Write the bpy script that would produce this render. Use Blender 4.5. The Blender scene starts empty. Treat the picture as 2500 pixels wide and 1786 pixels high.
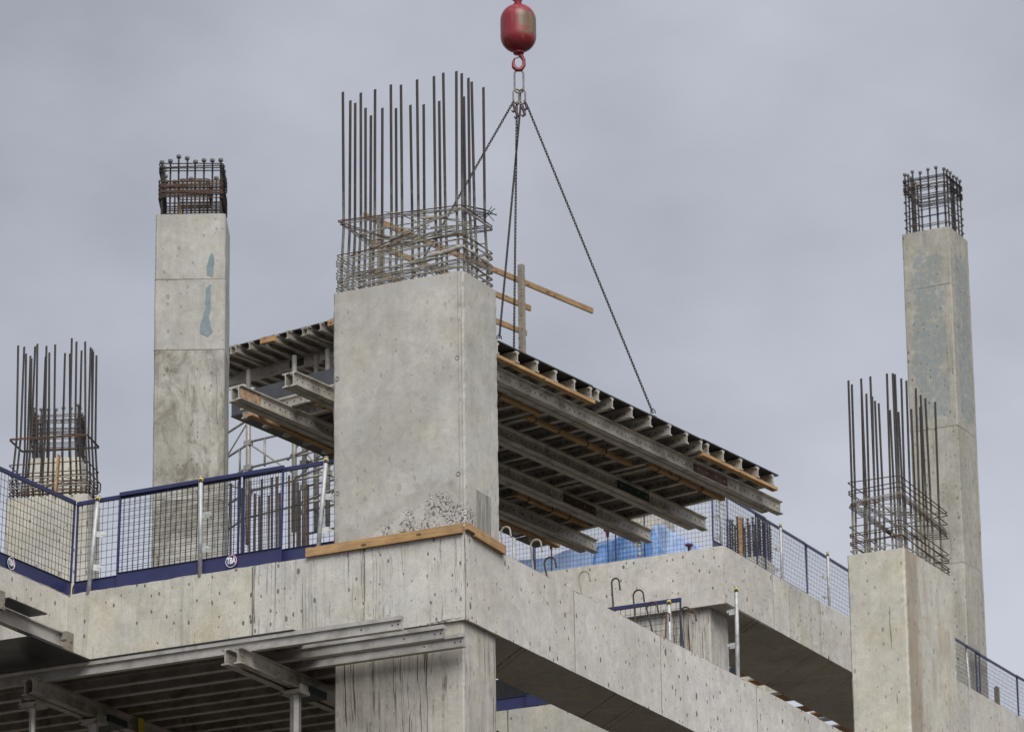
import bpy, math, random
from mathutils import Vector, Matrix, noise
random.seed(7)
R = math.radians
S = bpy.context.scene
COL = S.collection

# ------------------------------------------------------------------ camera, sky, sun, exposure
cd = bpy.data.cameras.new('camera'); cam = bpy.data.objects.new('camera', cd); COL.objects.link(cam)
cr, cu, cf = (Vector((0.89106, 0.45369, -0.01295)), Vector((0.15261, -0.27260, 0.94995)), Vector((-0.42745, 0.84844, 0.31214)))
cam.matrix_world = Matrix(((cr.x, cu.x, -cf.x, 25.2012), (cr.y, cu.y, -cf.y, -48.6970), (cr.z, cu.z, -cf.z, -15.8638), (0, 0, 0, 1)))
cd.sensor_width = 36; cd.lens = 163.816; cd.clip_start = 1; cd.clip_end = 6000
cd.dof.use_dof = True; cd.dof.focus_distance = 59; cd.dof.aperture_fstop = 6.3
S.camera = cam
SUN = Vector((0.52, -0.62, 0.80)).normalized()
w = bpy.data.worlds.new('World'); S.world = w; w.use_nodes = True
nt = w.node_tree; nt.nodes.clear()
def wn(t, **k):
    n = nt.nodes.new(t)
    for a, b in k.items(): setattr(n, a, b)
    return n
out = wn('ShaderNodeOutputWorld'); bg = wn('ShaderNodeBackground'); bg2 = wn('ShaderNodeBackground'); mx = wn('ShaderNodeMixShader')
sky = wn('ShaderNodeTexSky', sky_type='NISHITA', sun_disc=False); sky.sun_elevation = math.asin(SUN.z); sky.sun_rotation = math.atan2(SUN.x, SUN.y)
bg.inputs['Strength'].default_value = 0.06
nt.links.new(sky.outputs[0], bg.inputs['Color'])
tc = wn('ShaderNodeTexCoord'); mp = wn('ShaderNodeMapping'); mp.inputs['Scale'].default_value = (1, 1, 1.7); mp.inputs['Location'].default_value = (5.5, 5.1, 9.2)
n1 = wn('ShaderNodeTexNoise'); n1.inputs['Scale'].default_value = 4.5; n1.inputs['Detail'].default_value = 5; n1.inputs['Roughness'].default_value = 0.45; n1.inputs['Distortion'].default_value = 0.4
ra = wn('ShaderNodeValToRGB'); e = ra.color_ramp.elements
e[0].position = 0.30; e[0].color = (0.152, 0.161, 0.183, 1); e[1].position = 0.70; e[1].color = (0.247, 0.256, 0.288, 1)
nt.links.new(tc.outputs['Generated'], mp.inputs[0]); nt.links.new(mp.outputs[0], n1.inputs['Vector']); sx = wn('ShaderNodeSeparateXYZ'); nt.links.new(tc.outputs['Generated'], sx.inputs[0])
ma = wn('ShaderNodeMath', operation='MULTIPLY_ADD'); ma.inputs[1].default_value = -1.5; ma.inputs[2].default_value = 0.49; nt.links.new(sx.outputs[2], ma.inputs[0])
mc_ = wn('ShaderNodeMath', operation='MAXIMUM'); mc_.inputs[1].default_value = -0.12; nt.links.new(ma.outputs[0], mc_.inputs[0])
mb_ = wn('ShaderNodeMath', operation='ADD'); nt.links.new(mc_.outputs[0], mb_.inputs[0]); n2 = wn('ShaderNodeTexNoise'); n2.inputs['Scale'].default_value = 17; n2.inputs['Detail'].default_value = 6; n2.inputs['Roughness'].default_value = 0.55; nt.links.new(mp.outputs[0], n2.inputs['Vector'])
m2_ = wn('ShaderNodeMath', operation='MULTIPLY_ADD'); m2_.inputs[1].default_value = 0.32; m2_.inputs[2].default_value = -0.16; nt.links.new(n2.outputs[0], m2_.inputs[0])
m3_ = wn('ShaderNodeMath', operation='ADD'); nt.links.new(m2_.outputs[0], m3_.inputs[0]); nt.links.new(n1.outputs[0], m3_.inputs[1]); nt.links.new(m3_.outputs[0], mb_.inputs[1]); nt.links.new(mb_.outputs[0], ra.inputs[0])
nt.links.new(ra.outputs[0], bg2.inputs['Color']); bg2.inputs['Strength'].default_value = 1.0
mx.inputs[0].default_value = 0.95
nt.links.new(bg.outputs[0], mx.inputs[1]); nt.links.new(bg2.outputs[0], mx.inputs[2]); nt.links.new(mx.outputs[0], out.inputs[0])
sd = bpy.data.lights.new('sun', 'SUN'); sd.energy = 1.5; sd.angle = R(45); sd.color = (1, 0.965, 0.91)
so = bpy.data.objects.new('sun', sd); COL.objects.link(so); so.rotation_euler = SUN.to_track_quat('Z', 'Y').to_euler()
S.view_settings.view_transform = 'Standard'; S.view_settings.look = 'None'; S.view_settings.exposure = 1.25; S.view_settings.gamma = 1
S.render.engine = 'CYCLES'

# ------------------------------------------------------------------ materials
MATS = {}
class NT:
    def __init__(s, name):
        m = bpy.data.materials.new(name); m.use_nodes = True; s.m = m; s.t = m.node_tree; s.t.nodes.clear()
        s.out = s.n('ShaderNodeOutputMaterial'); s.b = s.n('ShaderNodeBsdfPrincipled'); s.l(s.b.outputs[0], s.out.inputs[0])
        MATS[name] = m
        s.tc = s.n('ShaderNodeTexCoord'); s.oi = s.n('ShaderNodeObjectInfo')
    def n(s, t, **k):
        n = s.t.nodes.new(t)
        for a, b in k.items(): setattr(n, a, b)
        return n
    def l(s, a, b): s.t.links.new(a, b)
    def co(s, scale=(1, 1, 1), rnd=True, src='Object'):
        mp = s.n('ShaderNodeMapping'); mp.inputs['Scale'].default_value = scale
        s.l(s.tc.outputs[src], mp.inputs[0])
        if rnd:
            m = s.math('MULTIPLY', s.oi.outputs['Random'], 37.0); c = s.n('ShaderNodeCombineXYZ')
            for i in range(3): s.l(m, c.inputs[i])
            s.l(c.outputs[0], mp.inputs['Location'])
        return mp.outputs[0]
    def noise(s, vec, scale, detail=4, rough=0.55, dist=0):
        n = s.n('ShaderNodeTexNoise'); n.inputs['Scale'].default_value = scale; n.inputs['Detail'].default_value = detail
        n.inputs['Roughness'].default_value = rough; n.inputs['Distortion'].default_value = dist; s.l(vec, n.inputs['Vector']); return n.outputs[0]
    def ramp(s, v, a, b, ca=(0, 0, 0, 1), cb=(1, 1, 1, 1)):
        r = s.n('ShaderNodeValToRGB'); e = r.color_ramp.elements; e[0].position = a; e[1].position = b
        e[0].color = ca if len(ca) == 4 else (*ca, 1); e[1].color = cb if len(cb) == 4 else (*cb, 1)
        s.l(v, r.inputs[0]); return r.outputs[0]
    def mix(s, f, a, b, bt='MIX'):
        m = s.n('ShaderNodeMix', data_type='RGBA', blend_type=bt)
        for i, v in ((0, f), (6, a), (7, b)):
            if isinstance(v, (int, float)): m.inputs[i].default_value = v
            elif isinstance(v, tuple): m.inputs[i].default_value = (*v[:3], 1)
            else: s.l(v, m.inputs[i])
        return m.outputs[2]
    def math(s, op, a, b=None, c=None, clamp=False):
        m = s.n('ShaderNodeMath', operation=op, use_clamp=clamp)
        for i, v in enumerate((a, b, c)):
            if v is None: continue
            if isinstance(v, (int, float)): m.inputs[i].default_value = v
            else: s.l(v, m.inputs[i])
        return m.outputs[0]
    def bump(s, h, strength, dist=0.01):
        b = s.n('ShaderNodeBump'); b.inputs['Strength'].default_value = strength; b.inputs['Distance'].default_value = dist
        s.l(h, b.inputs['Height']); s.l(b.outputs[0], s.b.inputs['Normal'])
    def xyz(s):
        x = s.n('ShaderNodeSeparateXYZ'); s.l(s.tc.outputs['Object'], x.inputs[0]); return x.outputs
    def fin(s, col, rough, metal=0.0, spec=None):
        for i, v in (('Base Color', col), ('Roughness', rough), ('Metallic', metal)):
            if isinstance(v, (int, float)): s.b.inputs[i].default_value = v
            elif isinstance(v, tuple): s.b.inputs[i].default_value = (*v[:3], 1)
            else: s.l(v, s.b.inputs[i])
        if spec is not None: s.b.inputs['Specular IOR Level'].default_value = spec
        return s.m

def concrete(name, a=(0.38, 0.37, 0.345), b=(0.52, 0.51, 0.485), streak=0.35, drip=0.0, dirt=0.3, pits=1.0, honey=None, brown=0.0, warm=0.5, film=None, dlo=0.55):
    s = NT(name)
    v = s.co(); big = s.noise(v, 0.8, 6, 0.62, 0.7)
    col = s.mix(s.ramp(big, 0.34, 0.66), a, b)
    rnd = s.ramp(s.oi.outputs['Random'], 0, 1, (0.93, 0.925, 0.905), (1.05, 1.05, 1.055)); col = s.mix(1.0, col, rnd, 'MULTIPLY')
    mid = s.noise(v, 6.5, 8, 0.72, 0.4); col = s.mix(0.75, col, s.ramp(mid, 0.3, 0.7, (0.76, 0.76, 0.75), (1.17, 1.17, 1.16)), 'MULTIPLY')
    hue = s.noise(v, 1.7, 4); col = s.mix(s.math('MULTIPLY', s.ramp(hue, 0.48, 0.70), warm), col, s.mix(1.0, col, (1.02, 0.98, 0.84), 'MULTIPLY'))
    hue2 = s.noise(s.co((1.1, 1.1, 1.1)), 1.2, 4); col = s.mix(s.ramp(hue2, 0.52, 0.68), col, s.mix(1.0, col, (0.955, 0.965, 1.0), 'MULTIPLY'))
    if brown:
        x, y, z = s.xyz(); br = s.noise(s.co((2.0, 2.0, 0.35)), 2.0, 6, 0.65)
        gate = s.math('MULTIPLY', s.math('GREATER_THAN', x, -0.012), s.ramp(s.math('ADD', s.math('SUBTRACT', 0.60, y), s.math('MULTIPLY', s.math('SUBTRACT', br, 0.5), 0.9)), 0.0, 0.22))
        gate = s.math('MULTIPLY', gate, s.ramp(y, 0.04, 0.07))
        col = s.mix(s.math('MULTIPLY', s.math('MULTIPLY', gate, s.ramp(br, 0.25, 0.6, (0.45,) * 3, (1.0,) * 3)), brown), col, (0.235, 0.165, 0.108))
        pk = s.noise(s.co((2.4, 2.4, 0.9)), 1.6, 5); col = s.mix(s.math('MULTIPLY', s.math('MULTIPLY', s.ramp(pk, 0.5, 0.68), s.math('GREATER_THAN', x, -0.012)), 0.45), col, (0.36, 0.27, 0.21))
    if dirt:
        dn = s.noise(s.co((1.3, 1.3, 0.8)), 2.1, 9, 0.72, 0.8)
        col = s.mix(s.math('MULTIPLY', s.ramp(dn, dlo, dlo + 0.19), dirt), col, (0.15, 0.138, 0.105))
    x, y, z = s.xyz(); cuv = s.n('ShaderNodeCombineXYZ'); s.l(s.math('ADD', s.math('ADD', x, y), s.math('MULTIPLY', s.oi.outputs['Random'], 37.0)), cuv.inputs[0])
    s.l(s.math('MULTIPLY', z, 0.55), cuv.inputs[1]); clus = s.noise(cuv.outputs[0], 1.7, 3)
    # wandering coordinates for runs of water
    wz = s.n('ShaderNodeTexNoise'); wz.inputs['Scale'].default_value = 0.9; wz.inputs['Detail'].default_value = 3; s.l(s.tc.outputs['Object'], wz.inputs['Vector'])
    vm = s.n('ShaderNodeVectorMath', operation='MULTIPLY_ADD'); s.l(wz.outputs['Color'], vm.inputs[0]); vm.inputs[1].default_value = (0.14, 0.14, 0.0); s.l(s.tc.outputs['Object'], vm.inputs[2])
    def run(scale):
        mp = s.n('ShaderNodeMapping'); mp.inputs['Scale'].default_value = scale; s.l(vm.outputs[0], mp.inputs[0])
        m = s.math('MULTIPLY', s.oi.outputs['Random'], 37.0); c = s.n('ShaderNodeCombineXYZ'); s.l(m, c.inputs[0]); s.l(m, c.inputs[1]); s.l(c.outputs[0], mp.inputs['Location']); return mp.outputs[0]
    if streak:
        st = s.noise(run((9, 9, 0.5)), 1.0, 5, 0.65); col = s.mix(s.math('MULTIPLY', s.ramp(st, 0.50, 0.72), streak), col, (0.20, 0.188, 0.155))
    if drip:
        dr = s.noise(run((36, 36, 0.11)), 1.0, 1, 0.5); lo = s.noise(s.co((2.6, 2.6, 0.5)), 1.0, 3); dr2 = s.noise(run((70, 70, 0.25)), 1.0, 1, 0.5)
        m = s.math('MULTIPLY', s.ramp(dr, 0.61, 0.68), s.ramp(lo, 0.36, 0.56)); m2 = s.math('MULTIPLY', s.ramp(dr2, 0.58, 0.70), s.ramp(lo, 0.40, 0.60))
        col = s.mix(s.math('MULTIPLY', s.math('MAXIMUM', m, s.math('MULTIPLY', m2, 0.8)), drip), col, (0.085, 0.075, 0.058))
    def pit(scale, r, amt):
        vo = s.n('ShaderNodeTexVoronoi', voronoi_dimensions='2D'); vo.inputs['Scale'].default_value = scale; s.l(cuv.outputs[0], vo.inputs['Vector'])
        sc = s.n('ShaderNodeSeparateColor'); s.l(vo.outputs['Color'], sc.inputs[0])
        rad = s.math('MULTIPLY', s.math('ADD', s.math('SUBTRACT', sc.outputs[0], amt), s.math('MULTIPLY', s.math('SUBTRACT', clus, 0.5), 0.8)), r)
        wob = s.math('MULTIPLY', s.math('SUBTRACT', mid, 0.5), 0.28)
        return s.math('MULTIPLY', s.math('ADD', s.math('SUBTRACT', rad, vo.outputs['Distance']), s.math('MULTIPLY', wob, s.math('GREATER_THAN', rad, 0.01))), 26.0, clamp=True)
    p = s.math('MAXIMUM', pit(4.2, 0.27, 0.56), s.math('MULTIPLY', pit(9, 0.42, 0.58), 0.95), clamp=True)
    p = s.math('MAXIMUM', p, s.math('MULTIPLY', pit(25, 0.40, 0.62), 0.65), clamp=True)
    p = s.math('MULTIPLY', p, pits, clamp=True)
    if film:
        x0_, x1_, y0_, y1_, za, zb = film; fn = s.noise(s.tc.outputs['Object'], 2.4, 6, 0.65); fb = s.noise(s.tc.outputs['Object'], 7.0, 5, 0.6)
        fx = s.math('MINIMUM', s.math('SUBTRACT', x, x0_), s.math('SUBTRACT', x1_, x)); fy = s.math('MINIMUM', s.math('SUBTRACT', y, y0_), s.math('SUBTRACT', y1_, y))
        fm = s.math('MINIMUM', s.math('MAXIMUM', fx, fy), s.math('MINIMUM', s.math('SUBTRACT', z, za), s.math('SUBTRACT', zb, z)))
        fm = s.math('MULTIPLY', s.math('ADD', fm, s.math('MULTIPLY', s.math('SUBTRACT', fn, 0.5), 0.9)), 14.0, clamp=True)
        fm = s.math('MULTIPLY', fm, s.ramp(fb, 0.50, 0.60, (1,) * 3, (0.12,) * 3)); col = s.mix(s.math('MULTIPLY', fm, 0.72), col, (0.235, 0.275, 0.285))
    col = s.mix(s.math('MULTIPLY', p, 0.85), col, (0.085, 0.078, 0.062))
    hgt = s.math('SUBTRACT', s.math('MULTIPLY', mid, 0.3), p)
    if honey:
        x, y, z = s.xyz()
        en = s.noise(s.co((3, 3, 0.8), False), 2.0, 6, 0.7); em = s.math('MULTIPLY', s.math('SUBTRACT', -1.72, x), 7.0, clamp=True)
        col = s.mix(s.math('MULTIPLY', s.math('MULTIPLY', em, s.ramp(en, 0.35, 0.65)), 0.5), col, (0.22, 0.205, 0.175))
        for sx_ in (-0.078, -0.03):
            ln = s.math('SUBTRACT', 1.0, s.math('MULTIPLY', s.math('ABSOLUTE', s.math('SUBTRACT', x, sx_)), 160.0), clamp=True)
            col = s.mix(s.math('MULTIPLY', s.math('MULTIPLY', ln, s.math('LESS_THAN', y, 0.06)), s.ramp(en, 0.35, 0.6, (0.15,) * 3, (0.9,) * 3)), col, (0.11, 0.10, 0.085))
        tp = s.math('MULTIPLY', s.math('SUBTRACT', z, 3.18), 5.0, clamp=True); col = s.mix(s.math('MULTIPLY', s.math('MULTIPLY', tp, s.ramp(mid, 0.4, 0.6)), 0.35), col, (0.27, 0.255, 0.215))
        lim = s.math('ADD', s.math('MULTIPLY', s.math('ADD', x, 1.862), 0.44), -0.02)
        lim = s.math('SUBTRACT', lim, s.math('MULTIPLY', s.math('MAXIMUM', s.math('ADD', x, 0.42), 0.0), 1.0))
        nz = s.noise(s.tc.outputs['Object'], 3.2, 7, 0.68)
        d = s.math('ADD', s.math('SUBTRACT', lim, z), s.math('MULTIPLY', s.math('SUBTRACT', nz, 0.5), 0.7))
        rgt = s.math('SUBTRACT', 1.0, s.math('MULTIPLY', s.math('SUBTRACT', y, 0.24), 12.0, clamp=True))
        area = s.math('MULTIPLY', s.math('MULTIPLY', d, 14.0, clamp=True), rgt)
        col = s.mix(s.math('MULTIPLY', area, 0.7), col, s.mix(s.ramp(mid, 0.35, 0.65), (0.40, 0.385, 0.36), (0.53, 0.51, 0.48)))
        def crumb(sc_, a_, b_):
            vo = s.n('ShaderNodeTexVoronoi'); vo.inputs['Scale'].default_value = sc_; s.l(s.tc.outputs['Object'], vo.inputs['Vector']); return s.ramp(vo.outputs['Distance'], a_, b_)
        right = s.math('MULTIPLY', s.math('ADD', x, 0.62), 1.6, clamp=True)
        pn = s.noise(s.tc.outputs['Object'], 3.4, 5, 0.65); patch = s.math('MULTIPLY', s.math('SUBTRACT', s.math('ADD', pn, s.math('MULTIPLY', right, 0.20)), 0.50), 14.0, clamp=True)
        g1 = s.noise(s.tc.outputs['Object'], 24, 2, 0.5); g2 = s.noise(s.tc.outputs['Object'], 48, 2, 0.5)
        cr_ = s.math('MULTIPLY', s.math('MULTIPLY', s.math('MAXIMUM', s.ramp(g1, 0.52, 0.60), s.math('MULTIPLY', s.ramp(g2, 0.53, 0.62), 0.9)), patch), area)
        col = s.mix(s.math('MULTIPLY', cr_, 0.82), col, (0.085, 0.076, 0.062))
        rim = s.math('MULTIPLY', s.math('SUBTRACT', 1.0, s.math('MULTIPLY', s.math('ABSOLUTE', s.math('ADD', d, 0.10)), 7.0), clamp=True), rgt)
        col = s.mix(s.math('MULTIPLY', rim, s.ramp(nz, 0.3, 0.65, (0.15,) * 3, (0.65,) * 3)), col, (0.27, 0.255, 0.225))
        hgt = s.math('SUBTRACT', hgt, s.math('MULTIPLY', cr_, 2.0)); hgt = s.math('SUBTRACT', hgt, s.math('MULTIPLY', area, 0.5))
    fine = s.noise(s.tc.outputs['Object'], 45, 6, 0.75); hgt = s.math('ADD', hgt, s.math('MULTIPLY', fine, 0.3))
    col = s.mix(0.5, col, s.ramp(fine, 0.3, 0.7, (0.78,) * 3, (1.17,) * 3), 'MULTIPLY')
    s.bump(hgt, 0.6, 0.012)
    return s.fin(col, s.ramp(mid, 0.2, 0.8, (0.95,) * 3, (0.8,) * 3), 0, 0.25)

concrete('concrete_column', (0.374, 0.364, 0.338), (0.494, 0.484, 0.458), streak=0.14, dirt=0.16, honey=True, pits=0.30)
concrete('concrete_lower', (0.418, 0.396, 0.358), (0.550, 0.528, 0.490), streak=0.45, drip=0.95, dirt=0.15, pits=0.35)
concrete('concrete_beam', (0.473, 0.457, 0.407), (0.616, 0.600, 0.550), streak=0.22, drip=0.2, dirt=0.3, pits=1.0, warm=0.8)
concrete('concrete_drip', (0.495, 0.484, 0.457), (0.616, 0.605, 0.578), streak=0.2, drip=0.75, dirt=0.14, pits=0.9)
concrete('concrete_face', (0.518, 0.497, 0.464), (0.648, 0.626, 0.594), streak=0.14, drip=0.15, dirt=0.14, pits=1.0, warm=0.25)
concrete('concrete_right', (0.484, 0.473, 0.424), (0.589, 0.572, 0.517), streak=0.12, drip=0.1, dirt=0.14, pits=0.55, brown=0.6, warm=0.7)
concrete('concrete_stained', (0.31, 0.303, 0.275), (0.455, 0.447, 0.415), streak=0.6, drip=0.4, dirt=0.95, pits=0.6, warm=0.5, dlo=0.47)
concrete('concrete_upper', (0.345, 0.34, 0.315), (0.455, 0.45, 0.425), streak=0.25, drip=0.08, dirt=0.22, pits=0.45, warm=0.4)
concrete('concrete_film', (0.345, 0.338, 0.305), (0.465, 0.456, 0.42), streak=0.5, drip=0.3, dirt=0.45, pits=0.8, warm=0.6, film=(-1.0, -0.24, 0.22, 1.05, 15.75, 19.75))
concrete('concrete_pale', (0.410, 0.400, 0.362), (0.562, 0.545, 0.502), streak=0.3, dirt=0.25, pits=0.9, warm=0.7)
concrete('concrete_panel', (0.462, 0.451, 0.413), (0.616, 0.600, 0.561), streak=0.25, drip=0.1, dirt=0.2, pits=1.0, warm=0.5)
concrete('concrete_far', (0.440, 0.429, 0.380), (0.550, 0.533, 0.484), streak=0.2, dirt=0.2, pits=0.5)

def simple(name, col, rough=0.5, metal=0.0, var=0.25, scale=8, dirt=None, damt=0.5, bump=0.0, dscale=5, th=(0.5, 0.66), spec=None, stretch=(1, 1, 1)):
    s = NT(name); v = s.co(stretch); n = s.noise(v, scale, 5, 0.6)
    c = s.mix(1.0, col, s.ramp(n, 0.3, 0.7, (1 - var,) * 3, (1 + var,) * 3), 'MULTIPLY')
    if dirt:
        d = s.noise(v, dscale, 7, 0.7, 0.4); c = s.mix(s.math('MULTIPLY', s.ramp(d, *th), damt), c, dirt)
    if bump: s.bump(n, bump, 0.004)
    return s.fin(c, s.ramp(n, 0.2, 0.8, (rough * 0.8,) * 3, (min(1, rough * 1.25),) * 3), metal, spec)
simple('aluminium', (0.43, 0.40, 0.35), 0.5, 0.4, 0.25, 5, (0.15, 0.125, 0.095), 0.8, 0.15, 3)
simple('aluminium_bright', (0.46, 0.445, 0.415), 0.45, 0.45, 0.18, 4, (0.25, 0.215, 0.17), 0.7, 0.15, 3)
simple('aluminium_end', (0.48, 0.46, 0.41), 0.5, 0.3, 0.15)
simple('film_ply', (0.024, 0.023, 0.022), 0.33, 0, 0.3, 3, (0.03, 0.027, 0.024), 0.6)
simple('film_ply_grey', (0.055, 0.058, 0.068), 0.32, 0, 0.2, 3, (0.09, 0.09, 0.095), 0.5)
simple('ply_edge', (0.05, 0.04, 0.035), 0.7)
simple('blue_paint', (0.023, 0.028, 0.095), 0.4, 0.0, 0.14, 3, (0.035, 0.038, 0.085), 0.5)
simple('galvanised', (0.40, 0.41, 0.415), 0.55, 0.35, 0.3, 14, (0.62, 0.63, 0.62), 0.5, 0.1, 6)
simple('seam', (0.15, 0.138, 0.11), 0.95, 0, 0.4, 9, (0.30, 0.285, 0.25), 0.6)
simple('wire', (0.014, 0.016, 0.034), 0.45)
simple('hole', (0.012, 0.011, 0.01), 0.9)
simple('rust_plate', (0.075, 0.042, 0.03), 0.7, 0.1, 0.35, 14)
simple('green_plate', (0.018, 0.035, 0.028), 0.55, 0.1, 0.3, 14)
simple('rust_cover', (0.36, 0.24, 0.15), 0.8, 0.1, 0.35, 10, (0.12, 0.055, 0.025), 0.9, 0, 14)
simple('strap', (0.02, 0.018, 0.016), 0.6)
simple('rebar', (0.036, 0.033, 0.032), 0.6, 0.3, 0.35, 9, (0.07, 0.042, 0.03), 0.5, 0, 4)
simple('tie_dark', (0.062, 0.046, 0.036), 0.75, 0.1, 0.4, 6, (0.15, 0.068, 0.03), 0.7, 0, 4)
simple('tie_rust', (0.085, 0.055, 0.038), 0.75, 0.1, 0.4, 6, (0.16, 0.07, 0.03), 0.8, 0, 4)
simple('tie_grey', (0.29, 0.275, 0.24), 0.85, 0.05, 0.35, 9, (0.13, 0.105, 0.085), 0.6, 0, 5)
simple('head_steel', (0.13, 0.13, 0.13), 0.5, 0.4, 0.25, 20)
simple('mortar', (0.36, 0.34, 0.30), 0.95, 0, 0.25, 20, None, 0, 0.6)
simple('chain_steel', (0.030, 0.028, 0.026), 0.5, 0.5, 0.4, 10, (0.09, 0.065, 0.045), 0.6)
simple('link_steel', (0.20, 0.18, 0.155), 0.5, 0.5, 0.3, 10)
simple('grab_red', (0.055, 0.022, 0.028), 0.5, 0.1, 0.3, 15)
simple('scaffold_steel', (0.33, 0.32, 0.285), 0.5, 0.3, 0.25, 4, (0.16, 0.14, 0.11), 0.6)
simple('yellow', (0.62, 0.50, 0.02), 0.45, 0, 0.15)
simple('black_label', (0.015, 0.015, 0.012), 0.5)
simple('white_paint', (0.80, 0.80, 0.80), 0.5, 0, 0.05)
simple('ring_red', (0.55, 0.05, 0.10), 0.5)
simple('tarp_light', (0.30, 0.43, 0.70), 0.5, 0, 0.15, 2, (0.45, 0.56, 0.78), 0.6)
simple('tarp_blue', (0.085, 0.20, 0.45), 0.5, 0, 0.35, 4, (0.20, 0.33, 0.58), 0.7)
simple('cap_red', (0.16, 0.022, 0.05), 0.5)
simple('paint_blue_grey', (0.205, 0.255, 0.27), 0.6, 0, 0.2, 9, (0.36, 0.355, 0.33), 0.85, 0, 5)
simple('paint_teal', (0.15, 0.215, 0.235), 0.6, 0, 0.2, 9, (0.22, 0.27, 0.275), 0.6, 0, 8)
simple('patch_grey', (0.20, 0.20, 0.17), 0.6, 0, 0.25, 3, (0.36, 0.355, 0.32), 0.85, 0.1, 2.2, (0.5, 0.6), None, (7, 7, 0.6))
simple('ground_dirt', (0.048, 0.037, 0.027), 0.95, 0, 0.3, 0.2)
simple('ply_orange', (0.42, 0.23, 0.085), 0.6, 0, 0.2, 5)
simple('polythene', (0.70, 0.73, 0.80), 0.4, 0, 0.05)
for k_ in ('tarp_light', 'tarp_blue'): MATS[k_].node_tree.nodes['Principled BSDF'].inputs['Alpha'].default_value = 0.72 if k_ == 'tarp_light' else 0.86
def timber(name, col, dark):
    s = NT(name); g = s.noise(s.co((2.0, 2.0, 2.0)), 3.0, 4); st = s.noise(s.co((1.5, 30, 30)), 1.0, 4, 0.6, 0.2)
    c = s.mix(s.ramp(st, 0.35, 0.72), col, dark); c = s.mix(1.0, c, s.ramp(g, 0.3, 0.7, (0.82,) * 3, (1.15,) * 3), 'MULTIPLY')
    vo = s.n('ShaderNodeTexVoronoi'); vo.inputs['Scale'].default_value = 5.0; s.l(s.co((0.7, 1.6, 1.6)), vo.inputs['Vector'])
    kn = s.math('MULTIPLY', s.math('SUBTRACT', 0.17, vo.outputs['Distance']), 22.0, clamp=True); c = s.mix(s.math('MULTIPLY', kn, 0.85), c, (0.06, 0.028, 0.012))
    s.bump(st, 0.2, 0.003); return s.fin(c, 0.75)
timber('timber', (0.46, 0.295, 0.14), (0.27, 0.15, 0.06)); timber('timber_pale', (0.34, 0.22, 0.105), (0.24, 0.145, 0.06)); timber('timber_old', (0.27, 0.245, 0.205), (0.16, 0.135, 0.105))
# bars with cement smeared over their lower end
s = NT('rebar_cement'); x, y, z = s.xyz(); n = s.noise(s.tc.outputs['Object'], 7, 5, 0.7)
base = s.mix(s.ramp(s.noise(s.tc.outputs['Object'], 3.0, 4), 0.45, 0.65), (0.034, 0.032, 0.032), (0.06, 0.040, 0.032))
f = s.math('ADD', s.math('MULTIPLY', s.math('SUBTRACT', 4.75, z), 0.75), s.math('MULTIPLY', s.math('SUBTRACT', n, 0.5), 2.2), clamp=True)
s.fin(s.mix(s.math('MULTIPLY', f, 0.85), base, (0.26, 0.25, 0.22)), 0.75, 0.1)
# red ball with a scraped side
s = NT('ball_red'); x, y, z = s.xyz(); sv = s.noise(s.co((14, 14, 1.2), False), 1.0, 5, 0.65); nn = s.noise(s.tc.outputs['Object'], 6, 5, 0.6)
m = s.math('MULTIPLY', s.math('MULTIPLY', s.math('ADD', s.math('ADD', s.math('MULTIPLY', x, 0.89), s.math('MULTIPLY', y, 0.45)), 0.01), 26.0, clamp=True),
           s.math('MULTIPLY', s.math('SUBTRACT', 0.22, s.math('ABSOLUTE', s.math('SUBTRACT', z, 0.02))), 14.0, clamp=True))
m = s.math('MULTIPLY', m, s.ramp(nn, 0.36, 0.5)); col = s.mix(s.ramp(sv, 0.55, 0.7), (0.225, 0.020, 0.030), (0.30, 0.085, 0.07))
col = s.mix(s.math('MULTIPLY', m, 0.85), col, s.mix(s.ramp(sv, 0.35, 0.65), (0.20, 0.16, 0.09), (0.10, 0.085, 0.055)))
s.bump(nn, 0.15, 0.004); s.fin(col, 0.38)

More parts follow.
